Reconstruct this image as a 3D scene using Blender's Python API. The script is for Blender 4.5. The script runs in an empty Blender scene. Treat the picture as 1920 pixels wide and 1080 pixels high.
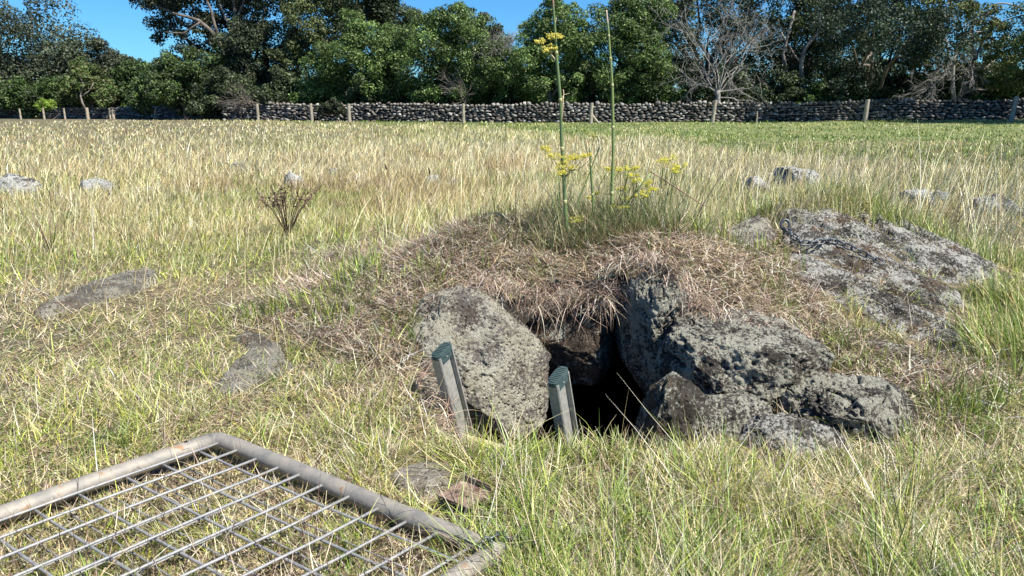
import bpy, math, random
import numpy as np
from mathutils import Vector
rng = np.random.default_rng(7)
random.seed(7)
sc = bpy.context.scene
R = math.radians

# ------------------------------------------------------------------ camera, light, exposure
H = 1.2; F = 26 / 36 * 1920; TH = R(14.7)
cam = bpy.data.objects.new('camera', bpy.data.cameras.new('camera'))
sc.collection.objects.link(cam)
cam.data.sensor_width = 36; cam.data.lens = 26
cam.data.clip_start = 0.05; cam.data.clip_end = 2000
cam.location = (0, 0, H); cam.rotation_euler = (R(90) - TH, 0, 0)
sc.camera = cam
SUN_EL, SUN_AZ = 53, 124
w = bpy.data.worlds.new('World'); sc.world = w; w.use_nodes = True
nt = w.node_tree
sky = nt.nodes.new('ShaderNodeTexSky'); sky.sky_type = 'NISHITA'; sky.sun_disc = False
sky.sun_elevation = R(SUN_EL); sky.sun_rotation = R(SUN_AZ)
sky.air_density = 1.0; sky.dust_density = 0.05; sky.ozone_density = 4; sky.altitude = 0
bg = nt.nodes['Background']; bg.inputs[1].default_value = 0.07
air = nt.nodes.new('ShaderNodeMix'); air.data_type = 'RGBA'; air.blend_type = 'MULTIPLY'; air.inputs[0].default_value = 1
air.inputs[7].default_value = (.30, .68, 1.05, 1)          # a clear, deep blue day
nt.links.new(sky.outputs[0], air.inputs[6]); nt.links.new(air.outputs[2], bg.inputs[0])
sl = bpy.data.lights.new('sun', 'SUN'); sl.energy = 5.0; sl.angle = R(0.5); sl.color = (1, .955, .87)
sun = bpy.data.objects.new('sun', sl); sc.collection.objects.link(sun)
SD = Vector((math.cos(R(SUN_EL)) * math.sin(R(SUN_AZ)), math.cos(R(SUN_EL)) * math.cos(R(SUN_AZ)), math.sin(R(SUN_EL))))
sun.rotation_euler = SD.to_track_quat('Z', 'Y').to_euler()
sun.location = (20, -10, 30)
sc.view_settings.view_transform = 'Standard'; sc.view_settings.look = 'None'
sc.view_settings.exposure = 1.0; sc.view_settings.gamma = 1
sc.render.engine = 'CYCLES'
sc.cycles.max_bounces = 6; sc.cycles.transparent_max_bounces = 4

# ------------------------------------------------------------------ helpers
CT, ST = math.cos(TH), math.sin(TH)
def ray(u, v):
    x = (u - 960) / F; y = (540 - v) / F
    return np.array([x, CT + ST * y, -ST + CT * y])
def P(u, v, Y):                       # point of the place seen at u, v and Y metres ahead
    r = ray(u, v); t = Y / r[1]
    return np.array([r[0] * t, Y, H + r[2] * t])
def proj(x, y, z):
    dz = z - H
    fw = y * CT - dz * ST; up = y * ST + dz * CT
    fw = np.maximum(fw, 1e-3)
    return 960 + x / fw * F, 540 - up / fw * F

def hsh(ix, iy, iz):
    n = (ix.astype(np.int64) * 374761393 + iy.astype(np.int64) * 668265263 + iz.astype(np.int64) * 2147483647 * 3) & 0xffffffff
    n = ((n ^ (n >> 13)) * 1274126177) & 0xffffffff
    n = (n ^ (n >> 16)) & 0xffffff
    return n / float(0xffffff)
def vnoise(p):
    i = np.floor(p).astype(np.int64); f = p - i; f = f * f * (3 - 2 * f)
    r = 0
    for a in (0, 1):
        for b in (0, 1):
            for c in (0, 1):
                wgt = (f[:, 0] if a else 1 - f[:, 0]) * (f[:, 1] if b else 1 - f[:, 1]) * (f[:, 2] if c else 1 - f[:, 2])
                r = r + wgt * hsh(i[:, 0] + a, i[:, 1] + b, i[:, 2] + c)
    return r
def fbm(p, o=4, g=.5):
    s = 0; a = 1; t = 0
    for k in range(o):
        s = s + a * (vnoise(p * 2.03 ** k + 17.3 * k) - .5) * 2; t += a; a *= g
    return s / t
def noise2(x, y, sc_, seed=0, o=3):
    return fbm(np.stack([x * sc_ + seed * 31.7, y * sc_ + seed * 11.3, np.full_like(x, seed * 5.1)], 1), o)

def mesh_obj(name, verts, faces, mat, parent=None, cols=None, smooth=False):
    verts = np.asarray(verts, dtype=np.float32)
    me = bpy.data.meshes.new(name)
    if isinstance(faces, np.ndarray):
        k = faces.shape[1]; nf = len(faces)
        me.vertices.add(len(verts)); me.vertices.foreach_set('co', verts.ravel())
        me.loops.add(nf * k); me.loops.foreach_set('vertex_index', faces.astype(np.int32).ravel())
        me.polygons.add(nf)
        me.polygons.foreach_set('loop_start', np.arange(0, nf * k, k, dtype=np.int32))
        me.update(calc_edges=True)
    else:
        me.from_pydata([tuple(v) for v in verts.tolist()], [], faces); me.update()
    if smooth: me.polygons.foreach_set('use_smooth', np.ones(len(me.polygons), dtype=bool))
    if cols is not None:
        at = me.color_attributes.new('Col', 'FLOAT_COLOR', 'POINT')
        c = np.ones((len(verts), 4), dtype=np.float32); c[:, :3] = cols
        at.data.foreach_set('color', c.ravel())
    me.materials.append(mat)
    o = bpy.data.objects.new(name, me); sc.collection.objects.link(o)
    if parent is not None: o.parent = parent
    return o
def tag(o, label, cat, group=None, kind=None):
    o['label'] = label; o['category'] = cat
    if group: o['group'] = group
    if kind: o['kind'] = kind
    return o
def thing(name, label, cat, loc=(0, 0, 0), group=None):
    o = bpy.data.objects.new(name, None); o.empty_display_size = .2
    sc.collection.objects.link(o); o.location = tuple(float(a) for a in loc)
    tag(o, label, cat, group); return o

class MB:                              # collects tubes and boxes into one mesh
    def __init__(s): s.v = []; s.f = []; s.c = []
    def tube(s, pts, rad, n=6, closed=False, col=None, cap=True):
        pts = [Vector([float(a) for a in p]) for p in pts]; m = len(pts)
        if not hasattr(rad, '__len__'): rad = [rad] * m
        b = len(s.v); up = None
        for i in range(m):
            if closed: t = pts[(i + 1) % m] - pts[i - 1]
            else: t = pts[min(i + 1, m - 1)] - pts[max(i - 1, 0)]
            if t.length < 1e-9: t = Vector((0, 0, 1))
            t.normalize()
            if up is None:
                up = t.orthogonal().normalized()
            else:
                up = up - t * up.dot(t)
                up = up.normalized() if up.length > 1e-5 else t.orthogonal().normalized()
            w_ = t.cross(up)
            for k in range(n):
                a = 2 * math.pi * k / n
                s.v.append(tuple(pts[i] + (up * math.cos(a) + w_ * math.sin(a)) * rad[i]))
                s.c.append(col)
        for i in range(m if closed else m - 1):
            j = (i + 1) % m
            for k in range(n):
                l = (k + 1) % n
                s.f.append((b + i * n + k, b + i * n + l, b + j * n + l, b + j * n + k))
        if cap and not closed:
            s.f.append(tuple(b + k for k in range(n))[::-1]); s.f.append(tuple(b + (m - 1) * n + k for k in range(n)))
    def prism(s, poly, ax, ay, az, o, h, col=None):    # poly in (ax, ay) plane extruded along az by h
        b = len(s.v); n = len(poly); o = Vector(o)
        for q in (0, h):
            for (x, y) in poly: s.v.append(tuple(o + ax * x + ay * y + az * q)); s.c.append(col)
        s.f.append(tuple(b + k for k in range(n))[::-1]); s.f.append(tuple(b + n + k for k in range(n)))
        for k in range(n):
            l = (k + 1) % n; s.f.append((b + k, b + l, b + n + l, b + n + k))
    def build(s, name, mat, parent=None, smooth=True):
        cols = None
        if s.c and s.c[0] is not None: cols = np.array(s.c)
        o = mesh_obj(name, np.array(s.v), s.f, mat, None, cols, smooth)
        if parent is not None:
            o.parent = parent
            lc = parent.matrix_basis.to_translation(); o.data.transform(__import__('mathutils').Matrix.Translation(-lc))
        return o
def offset_to(o, parent):
    o.parent = parent
    from mathutils import Matrix
    o.data.transform(Matrix.Translation(-parent.location))
    return o

def inpoly(u, v, poly):
    u = np.asarray(u, float); v = np.asarray(v, float); ins = np.zeros(u.shape, bool)
    n = len(poly); j = n - 1
    for i in range(n):
        xi, yi = poly[i]; xj, yj = poly[j]
        if yi != yj:
            c = ((yi > v) != (yj > v)) & (u < (xj - xi) * (v - yi) / (yj - yi) + xi)
            ins ^= c
        j = i
    return ins
def polydist(x, y, poly):              # distance to the outline
    d = np.full(x.shape, 1e9); n = len(poly)
    for i in range(n):
        ax, ay = poly[i]; bx, by = poly[(i + 1) % n]
        dx, dy = bx - ax, by - ay; L = dx * dx + dy * dy + 1e-12
        t = np.clip(((x - ax) * dx + (y - ay) * dy) / L, 0, 1)
        d = np.minimum(d, np.hypot(x - ax - t * dx, y - ay - t * dy))
    return d

# ------------------------------------------------------------------ materials
def newmat(name):
    m = bpy.data.materials.new(name); m.use_nodes = True
    n = m.node_tree.nodes; n.clear()
    out = n.new('ShaderNodeOutputMaterial'); return m, n, m.node_tree.links, out
def ramp(n, stops, interp='LINEAR'):
    r = n.new('ShaderNodeValToRGB'); r.color_ramp.interpolation = interp
    el = r.color_ramp.elements
    while len(el) > 1: el.remove(el[0])
    el[0].position = stops[0][0]; el[0].color = (*stops[0][1], 1)
    for p, c in stops[1:]:
        e = el.new(p); e.color = (*c, 1)
    return r
def noise(n, l, co, scale, detail=4, rough=.55):
    t = n.new('ShaderNodeTexNoise'); t.inputs['Scale'].default_value = scale
    t.inputs['Detail'].default_value = detail; t.inputs['Roughness'].default_value = rough
    l.new(co, t.inputs['Vector']); return t
def mix(n, l, fac, a, b):
    m = n.new('ShaderNodeMix'); m.data_type = 'RGBA'
    for s_, q in ((0, fac), (6, a), (7, b)):
        if isinstance(q, (tuple, float, int)):
            m.inputs[s_].default_value = (*q, 1) if isinstance(q, tuple) else q
        else: l.new(q, m.inputs[s_])
    return m.outputs[2]

def leaf_mat(name, trans=.35, gloss=.05, rough=.45, tint=(1, 1, 1)):
    m, n, l, out = newmat(name)
    a = n.new('ShaderNodeAttribute'); a.attribute_name = 'Col'
    d = n.new('ShaderNodeBsdfDiffuse'); t = n.new('ShaderNodeBsdfTranslucent'); g = n.new('ShaderNodeBsdfGlossy')
    g.inputs['Roughness'].default_value = rough
    l.new(a.outputs['Color'], d.inputs['Color']); l.new(a.outputs['Color'], t.inputs['Color'])
    m1 = n.new('ShaderNodeMixShader'); m1.inputs[0].default_value = trans
    m2 = n.new('ShaderNodeMixShader'); m2.inputs[0].default_value = gloss
    l.new(d.outputs[0], m1.inputs[1]); l.new(t.outputs[0], m1.inputs[2])
    l.new(m1.outputs[0], m2.inputs[1]); l.new(g.outputs[0], m2.inputs[2]); l.new(m2.outputs[0], out.inputs[0])
    return m
M_grass = leaf_mat('grass_blade', .2, .05)
M_leaf = leaf_mat('leaf', .25, .03, .55)

def rock_mat(name, base=((.035, .032, .03), (.13, .12, .11)), lich=(.42, .42, .34), amount=.5, white=.5, scale=1.0, brown=.25, yel=.3):
    m, n, l, out = newmat(name)
    tc = n.new('ShaderNodeNewGeometry'); co = tc.outputs['Position']
    b = n.new('ShaderNodeBsdfPrincipled'); b.inputs['Roughness'].default_value = .92
    b.inputs['Specular IOR Level'].default_value = .25
    n1 = noise(n, l, co, 14 * scale, 6, .65)
    r1 = ramp(n, [(.3, base[0]), (.7, base[1])]); l.new(n1.outputs[0], r1.inputs[0])
    nb = noise(n, l, co, 5 * scale, 4, .6)
    rb = ramp(n, [(.5 , (0, 0, 0)), (.68, (1, 1, 1))]); l.new(nb.outputs[0], rb.inputs[0])
    mb_ = n.new('ShaderNodeMath'); mb_.operation = 'MULTIPLY'; mb_.inputs[1].default_value = brown; l.new(rb.outputs[0], mb_.inputs[0])
    c1 = mix(n, l, mb_.outputs[0], r1.outputs[0], (.15, .095, .055))
    # crustose lichen: fine crusts gathered in larger colonies
    n2 = noise(n, l, co, 70 * scale, 5, .8); n3 = noise(n, l, co, 7.5 * scale, 5, .65)
    ad = n.new('ShaderNodeMath'); ad.operation = 'ADD'; l.new(n2.outputs[0], ad.inputs[0])
    ml = n.new('ShaderNodeMath'); ml.operation = 'MULTIPLY'; ml.inputs[1].default_value = .8; l.new(n3.outputs[0], ml.inputs[0]); l.new(ml.outputs[0], ad.inputs[1])
    th = 1.02 - .23 * amount
    r2 = ramp(n, [(0, (0, 0, 0)), (.5, (.5, .5, .5)), (1, (1, 1, 1))])
    mr = n.new('ShaderNodeMapRange'); mr.inputs[1].default_value = th - .02; mr.inputs[2].default_value = th + .03
    l.new(ad.outputs[0], mr.inputs[0])
    n5 = noise(n, l, co, 9 * scale, 3, .5)
    r5 = ramp(n, [(.42, lich), (.6, (lich[0] * (.8 + .2 * yel), lich[1] * .86, lich[2] * (1 - .45 * yel)))]); l.new(n5.outputs[0], r5.inputs[0])
    c2 = mix(n, l, mr.outputs[0], c1, r5.outputs[0])
    # white spots
    vo = n.new('ShaderNodeTexVoronoi'); vo.inputs['Scale'].default_value = 26 * scale; l.new(co, vo.inputs['Vector'])
    n6 = noise(n, l, co, 60 * scale, 2, .5)
    sm = n.new('ShaderNodeMath'); sm.operation = 'MULTIPLY_ADD'; sm.inputs[1].default_value = .35
    l.new(n6.outputs[0], sm.inputs[0]); l.new(vo.outputs['Distance'], sm.inputs[2])
    mr2 = n.new('ShaderNodeMapRange'); mr2.inputs[1].default_value = .27 + .06 * white; mr2.inputs[2].default_value = .22 + .06 * white
    l.new(sm.outputs[0], mr2.inputs[0])
    mw = n.new('ShaderNodeMath'); mw.operation = 'MULTIPLY'; l.new(mr2.outputs[0], mw.inputs[0]); mw.inputs[1].default_value = min(1, white)
    c3 = mix(n, l, mw.outputs[0], c2, (.50, .50, .45))
    l.new(c3, b.inputs['Base Color'])
    # pores
    v2 = n.new('ShaderNodeTexVoronoi'); v2.inputs['Scale'].default_value = 42 * scale; l.new(co, v2.inputs['Vector'])
    r7 = ramp(n, [(.1, (0, 0, 0)), (.34, (1, 1, 1))]); l.new(v2.outputs['Distance'], r7.inputs[0])
    hs = n.new('ShaderNodeMath'); hs.operation = 'MULTIPLY_ADD'; hs.inputs[1].default_value = 1.4
    l.new(n2.outputs[0], hs.inputs[0]); l.new(r7.outputs[0], hs.inputs[2])
    bp = n.new('ShaderNodeBump'); bp.inputs['Strength'].default_value = 1.0; bp.inputs['Distance'].default_value = .02 / scale
    l.new(hs.outputs[0], bp.inputs['Height']); l.new(bp.outputs[0], b.inputs['Normal'])
    l.new(b.outputs[0], out.inputs[0]); return m
M_rock = rock_mat('lichened_basalt', amount=.55, white=.6, lich=(.42, .41, .33), yel=.35, base=((.025, .022, .02), (.10, .09, .078)))
M_rock_pale = rock_mat('pale_lichen_basalt', base=((.08, .07, .062), (.21, .19, .17)), amount=.58, white=.7, lich=(.46, .44, .35), brown=.45, yel=.4)
M_rock_grey = rock_mat('grey_lichen_basalt', base=((.035, .032, .028), (.115, .105, .09)), amount=.46, white=.7, lich=(.47, .46, .41), brown=.9)
M_rock_dark = rock_mat('dark_basalt', base=((.03, .026, .02), (.11, .095, .075)), amount=.2, white=.2, brown=.5)
M_rock_brown = rock_mat('earthy_basalt', base=((.04, .03, .022), (.15, .11, .08)), amount=.25, white=.4, brown=.9)
M_rock_far = rock_mat('field_basalt', base=((.05, .047, .043), (.2, .19, .17)), amount=.75, white=1, lich=(.58, .58, .53), scale=.5)
M_rock_flat = rock_mat('flat_stone', base=((.08, .075, .062), (.2, .185, .15)), amount=.5, white=.35, lich=(.36, .34, .27), brown=.8)

M_stone_pale = rock_mat('pale_stone', base=((.20, .17, .13), (.38, .34, .27)), amount=.3, white=.2, lich=(.5, .46, .38), brown=.4)
def simple_mat(name, c1, c2, scale=20, rough=.8, metal=0, bump=.2, c3=None, dist=.003, coat=0):
    m, n, l, out = newmat(name)
    tc = n.new('ShaderNodeTexCoord'); co = tc.outputs['Object']
    b = n.new('ShaderNodeBsdfPrincipled'); b.inputs['Roughness'].default_value = rough; b.inputs['Metallic'].default_value = metal
    n1 = noise(n, l, co, scale, 5, .6)
    st = [(.32, c1), (.62, c2)]
    if c3: st.append((.70, c3))
    r = ramp(n, st); l.new(n1.outputs[0], r.inputs[0]); l.new(r.outputs[0], b.inputs['Base Color'])
    bp = n.new('ShaderNodeBump'); bp.inputs['Strength'].default_value = bump; bp.inputs['Distance'].default_value = dist
    n2 = noise(n, l, co, scale * 4, 4, .6); l.new(n2.outputs[0], bp.inputs['Height']); l.new(bp.outputs[0], b.inputs['Normal'])
    l.new(b.outputs[0], out.inputs[0]); return m
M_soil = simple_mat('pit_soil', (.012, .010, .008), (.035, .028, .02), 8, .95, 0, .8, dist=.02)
M_gal = simple_mat('weathered_galvanised', (.17, .165, .15), (.29, .26, .215), 15, .65, .15, .5, c3=(.27, .16, .08))
M_gal_rod = simple_mat('galvanised_rod', (.20, .205, .21), (.31, .305, .29), 18, .55, .25, .2, c3=(.22, .17, .12))
M_alu = simple_mat('weathered_aluminium', (.24, .235, .21), (.38, .37, .33), 45, .55, .25, .4, c3=(.30, .25, .18), dist=.001)
M_cap = simple_mat('green_rubber', (.022, .045, .045), (.045, .075, .072), 60, .75, 0, .3, dist=.001)
M_rung = simple_mat('worn_rung', (.42, .36, .22), (.55, .47, .30), 50, .6, 0, .2)
M_rust = simple_mat('rusty_steel', (.11, .06, .04), (.25, .18, .135), 34, .85, 0, .6, c3=(.40, .33, .26), dist=.002)
M_chain = simple_mat('chain_steel', (.035, .04, .05), (.12, .135, .15), 80, .45, .6, .1)
M_post = simple_mat('grey_post_timber', (.22, .19, .14), (.36, .32, .24), 9, .9, 0, .3)
M_post_pale = simple_mat('pale_post_timber', (.26, .22, .16), (.40, .34, .25), 9, .9, 0, .3)
M_bark = simple_mat('bark', (.05, .042, .034), (.16, .135, .11), 3, .95, 0, .6, dist=.03)
M_bark_lit = simple_mat('pale_and_lit_bark', (.12, .10, .085), (.28, .25, .21), 4, .95, 0, .5, dist=.02)  # pale bark; on the crooked trunk the paler colour paints sunlight
M_bare = simple_mat('bleached_wood', (.14, .13, .115), (.28, .265, .24), 5, .9, 0, .3, dist=.01)
M_stem = leaf_mat('plant_stem', .1, .05)

# ------------------------------------------------------------------ terrain
def tbase(x, y):
    r = np.clip((y - 6) / 36, 0, 1.6)
    z = -.30 * r * r * (3 - 2 * np.minimum(r, 1)) * .8 - .1 * r
    z = z + .28 * np.exp(-((x - 26) / 13) ** 2 - ((y - 36) / 8) ** 2)             # rise to the right of the field
    z = z + .08 * np.exp(-((x + 9) / 8) ** 2 - ((y - 30) / 9) ** 2)
    z = z + .06 * np.exp(-((x + 22) / 12) ** 2 - ((y - 38) / 9) ** 2)
    return z
def tnoise(x, y):
    d = np.hypot(x, y)
    a = noise2(x, y, .9, 1) * .025 + noise2(x, y, 3.2, 2, 2) * .014
    b = noise2(x, y, .12, 3) * .07 * np.clip((d - 6) / 10, 0, 1)
    m_ = np.exp(-((x - .9) / 1.5) ** 2 - ((y - 3.8) / 1.0) ** 2)
    a = a * (1 - .65 * np.exp(-((x + .9) / 1.1) ** 2 - ((y - 1.9) / .9) ** 2)) - .012 * np.exp(-((x + .9) / 1.1) ** 2 - ((y - 1.9) / .9) ** 2)
    return a + b + m_ * (noise2(x, y, 4.5, 6, 3) * .06)
CTRL = [(1100, 470, 3.95), (1100, 405, 4.5), (1250, 440, 4.2), (900, 480, 3.85), (905, 415, 4.35), (750, 500, 3.95), (700, 620, 3.3), (600, 565, 3.85),
        (1000, 560, 3.5), (1110, 570, 3.45), (1210, 490, 3.55), (1300, 560, 3.4), (1480, 400, 4.6), (1600, 387, 5.0), (1850, 495, 4.3), (1700, 640, 3.2), (1500, 560, 3.5), (1400, 620, 3.3),
        (1820, 650, 3.15), (1740, 520, 3.95), (1640, 480, 4.1), (800, 600, 3.25), (1560, 660, 3.05), (200, 540, 4.35), (400, 640, 3.65)]
cp = np.array([P(*c) for c in CTRL])
zero = [(-3, 2), (-2, 2), (-1, 2), (0, 1.9), (1, 1.9), (2, 1.8), (-1.2, 2.8), (-2.2, 3), (-3.2, 3.6), (-.6, 2.5), (0, 2.25), (.5, 2.25), (1.0, 2.2), (1.6, 2.3), (2.4, 2.5),
        (-2.6, 5), (-1.2, 5.2), (0, 5.8), (1, 6.1), (2, 6.4), (3, 6), (3.8, 5), (3.6, 4), (3.2, 3), (-1.6, 4.5), (-3.5, 4.6), (1.5, 7), (0, 7), (3, 7), (-1.5, 6.5), (4.4, 3), (4.6, 4.4)]
cx = np.array([[a, b] for a, b in zero] + [[p[0], p[1]] for p in cp])
cz = np.array([0.0] * len(zero) + [p[2] - float(tbase(np.array([p[0]]), np.array([p[1]]))[0]) for p in cp])
def kern(d): return np.exp(-(d / .62) ** 2)
K = kern(np.hypot(cx[:, None, 0] - cx[None, :, 0], cx[:, None, 1] - cx[None, :, 1]))
WT = np.linalg.solve(K + .06 * np.eye(len(K)), cz)
def T(x, y):
    x = np.atleast_1d(np.asarray(x, float)); y = np.atleast_1d(np.asarray(y, float))
    z = tbase(x, y) + tnoise(x, y)
    for (a, b), c in zip(cx, WT): z = z + c * kern(np.hypot(x - a, y - b))
    return z
def T1(x, y): return float(T(x, y)[0])
def G(u, v, lift=0):                  # where the line of sight at u, v meets the ground
    r = ray(u, v); ts = np.concatenate([np.linspace(1.2, 9, 400), np.linspace(9.05, 70, 600)])
    z = T(r[0] * ts, r[1] * ts) + lift; hit = np.where(H + r[2] * ts < z)[0]
    i = hit[0] if len(hit) else len(ts) - 1
    return np.array([r[0] * ts[i], r[1] * ts[i], z[i] - lift])

PIT = [(-.37, 2.64), (-.24, 2.42), (0, 2.34), (.22, 2.33), (.46, 2.36), (.62, 2.42), (.72, 2.6), (.74, 2.9), (.74, 3.3), (.55, 3.62), (.2, 3.66), (-.12, 3.42), (-.34, 3.15), (-.42, 2.9)]
def axis(lo, hi, step, far, growth=1.12):
    a = list(np.arange(lo, hi, step)); s = step; x = a[-1]; 
    while x < far: s *= growth; x += s; a.append(x)
    s = step; x = lo
    b = []
    return a
xs = axis(0, 3.4, .03, 400); xs = np.array(sorted(set([-x for x in xs] + xs)))
ys = np.array([-40, -20, -10, -5, -2, 0, .6, 1.0, 1.2] + axis(1.3, 6.0, .03, 500, 1.06))
X, Yg = np.meshgrid(xs, ys); nx, ny = len(xs), len(ys)
Zg = T(X.ravel(), Yg.ravel())
idx = np.arange(nx * ny).reshape(ny, nx)
q = np.stack([idx[:-1, :-1].ravel(), idx[:-1, 1:].ravel(), idx[1:, 1:].ravel(), idx[1:, :-1].ravel()], 1)
cxm = (X[:-1, :-1] + X[1:, 1:]).ravel() / 2; cym = (Yg[:-1, :-1] + Yg[1:, 1:]).ravel() / 2
q = q[~inpoly(cxm, cym, PIT)]
m, n, l, out = newmat('thatch_soil')
gco = n.new('ShaderNodeNewGeometry').outputs['Position']
b = n.new('ShaderNodeBsdfPrincipled'); b.inputs['Roughness'].default_value = .95
g1 = noise(n, l, gco, 30, 6, .7); g2 = noise(n, l, gco, .8, 4, .6)
r1 = ramp(n, [(.3, (.03, .024, .016)), (.5, (.09, .072, .046)), (.7, (.20, .16, .10))]); l.new(g1.outputs[0], r1.inputs[0])
r2 = ramp(n, [(.4, (.06, .085, .025)), (.6, (.20, .16, .085))]); l.new(g2.outputs[0], r2.inputs[0])
gs = n.new('ShaderNodeSeparateXYZ'); l.new(gco, gs.inputs[0]); gm = n.new('ShaderNodeMapRange'); gm.inputs[1].default_value = 14; gm.inputs[2].default_value = 24; l.new(gs.outputs[1], gm.inputs[0])
gx_ = n.new('ShaderNodeMapRange'); gx_.inputs[1].default_value = -10; gx_.inputs[2].default_value = 2; l.new(gs.outputs[0], gx_.inputs[0])
gk = n.new('ShaderNodeMath'); gk.operation = 'MULTIPLY'; l.new(gm.outputs[0], gk.inputs[0]); l.new(gx_.outputs[0], gk.inputs[1])
g5 = noise(n, l, gco, 1.4, 4, .6); r5 = ramp(n, [(.35, (.075, .11, .03)), (.52, (.14, .17, .05)), (.68, (.22, .20, .085))]); l.new(g5.outputs[0], r5.inputs[0])   # grazed green pasture near the wall
l.new(mix(n, l, gk.outputs[0], mix(n, l, .4, r1.outputs[0], r2.outputs[0]), r5.outputs[0]), b.inputs['Base Color'])
bp = n.new('ShaderNodeBump'); bp.inputs['Distance'].default_value = .02; l.new(g1.outputs[0], bp.inputs['Height']); l.new(bp.outputs[0], b.inputs['Normal'])
l.new(b.outputs[0], out.inputs[0]); M_ground = m
tag(mesh_obj('ground', np.stack([X.ravel(), Yg.ravel(), Zg], 1), q, M_ground, smooth=True), 'grassy ground of the paddock with the low mound', 'ground', kind='structure')

# pit and the cave running back under the mound
pc = np.array(PIT); ctr = np.array([.15, 2.95]); ring = []
for k in range(len(PIT)):
    a, b_ = pc[k], pc[(k + 1) % len(PIT)]
    for s_ in range(4): ring.append(a + (b_ - a) * s_ / 4)
ring = np.array(ring); nr = len(ring)
pv = []; depths = [0.0, .05, .12, .25, .45, .8, 1.2, 1.6]
for j, dp in enumerate(depths):
    out_ = [.045, .05, .02, .0, .03, .12, .2, .12][j]
    for k in range(nr):
        d = ring[k] - ctr; d = d / np.linalg.norm(d)
        back = max(0, d[1]) * [0, 0, 0.0, 0.1, .5, .9, 1.0, .9][j]
        p = ring[k] + d * (out_ + back)
        z0 = T1(ring[k][0], ring[k][1]) + .004 if j == 0 else min(T1(ring[k][0], ring[k][1]), .08 + 0 * dp) - dp
        if j == 0: z0 -= .02
        pv.append((p[0], p[1], z0))
pv = np.array(pv); nn = fbm(pv * 5, 4) * .05; msk = np.repeat(np.array(depths) > .1, nr)
pv[msk, 0] += nn[msk]; pv[msk, 2] += fbm(pv[msk] * 4 + 9, 3) * .05
pf = []
for j in range(len(depths) - 1):
    for k in range(nr): pf.append((j * nr + k, (j + 1) * nr + k, (j + 1) * nr + (k + 1) % nr, j * nr + (k + 1) % nr))
pv = np.vstack([pv, [[.15, 3.3, -1.62]]]); c0 = len(pv) - 1
for k in range(nr): pf.append(((len(depths) - 1) * nr + k, c0, (len(depths) - 1) * nr + (k + 1) % nr))
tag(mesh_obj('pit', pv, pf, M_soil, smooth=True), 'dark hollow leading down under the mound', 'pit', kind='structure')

# ------------------------------------------------------------------ rocks
def icos(sub):
    import bmesh
    bm = bmesh.new(); bmesh.ops.create_icosphere(bm, subdivisions=sub, radius=1)
    v = np.array([t.co[:] for t in bm.verts]); f = np.array([[q_.index for q_ in t.verts] for t in bm.faces]); bm.free(); return v, f
ICO = {k: icos(k) for k in (1, 2, 3, 5, 6, 7)}
ROCKS = []                             # footprints, so that no grass grows through them
def rotz(v, a): c, s = math.cos(a), math.sin(a); return np.stack([v[:, 0] * c - v[:, 1] * s, v[:, 0] * s + v[:, 1] * c, v[:, 2]], 1)
def rot_x(v, a): c, s = math.cos(a), math.sin(a); return np.stack([v[:, 0], v[:, 1] * c - v[:, 2] * s, v[:, 1] * s + v[:, 2] * c], 1)
def rot_y(v, a): c, s = math.cos(a), math.sin(a); return np.stack([v[:, 0] * c + v[:, 2] * s, v[:, 1], -v[:, 0] * s + v[:, 2] * c], 1)
def rock(label, pos, rad, mat, seed, sub=6, box=.55, rough=1.0, rx=0, ry=0, rz=0, foot=.85, name='boulder', cat='boulder', group=None, pits=.5):
    v, f = ICO[sub]; d = v.copy()
    k = np.max(np.abs(v), axis=1)[:, None]; d = v * (1 - box) + (v / k) * box * .86
    s3 = np.array([seed * 7.7, seed * 3.1, seed * 1.9])
    n1 = fbm(v * 1.3 + s3, 3); n2 = fbm(v * 4.0 + s3, 4, .55); n3 = fbm(v * 14 + s3, 3, .6)
    d = d * (1 + .22 * n1 + .10 * rough * n2 + .035 * rough * n3)[:, None]
    # flat cleaved faces
    rr = np.random.default_rng(seed)
    for _ in range(13):
        nn_ = rr.normal(size=3); nn_ /= np.linalg.norm(nn_); h = rr.uniform(.62, .92)
        dd = d @ nn_ + .05 * n2; ov = np.maximum(dd - h, 0); d = d - nn_[None] * (ov * .85)[:, None]
    cr = np.abs(fbm(v * 2.2 + s3 * 3 + .25 * n2[:, None], 3)); cr2 = np.abs(fbm(v * 5.5 + s3 * 4, 2))
    d = d * (1 - .10 * rough * np.exp(-(cr / .03) ** 2))[:, None]
    rid = .5 - np.abs(fbm(v * 5.0 + s3, 4, .62)) * 1.6; rid2 = .5 - np.abs(fbm(v * 15 + s3 * 2, 4, .7)) * 1.6
    d = d * (1 + .07 * rough * rid + .028 * (.5 + .5 * rough) * rid2)[:, None]
    pt = vnoise(v * 17 + s3 * 2 + n3[:, None] * 2); d = d * (1 - pits * .022 * rough * np.clip((pt - .72) / .12, 0, 1))[:, None]
    d = d * np.array(rad); 
    d = rot_x(d, rx); d = rot_y(d, ry); d = rotz(d, rz)
    o = mesh_obj(name, d, f, mat, smooth=True); o.location = tuple(float(a) for a in pos)
    tag(o, label, cat, group)
    ROCKS.append((pos[0], pos[1], np.abs(d[:, 0]).max() * foot, np.abs(d[:, 1]).max() * foot, pos[2] + d[:, 2].max()))
    return o
rock('big pale lichen-covered boulder behind the ladder, roofing the left of the pit', P(895, 680, 3.3), (.365, .32, .375), M_rock_pale, 3, 7, .25, .45, rx=-.3, ry=.3, rz=.15)
rock('brown earthy rock set back in the recess under the hanging dead grass', P(1066, 628, 3.47), (.255, .17, .27), M_rock_brown, 11, 6, .6, .8, rx=-.5)
rock('upright craggy pillar rock right of the black crevice', P(1236, 632, 3.31), (.17, .24, .36), M_rock, 25, 7, .3, .7, ry=-.12, rz=.3)
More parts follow.
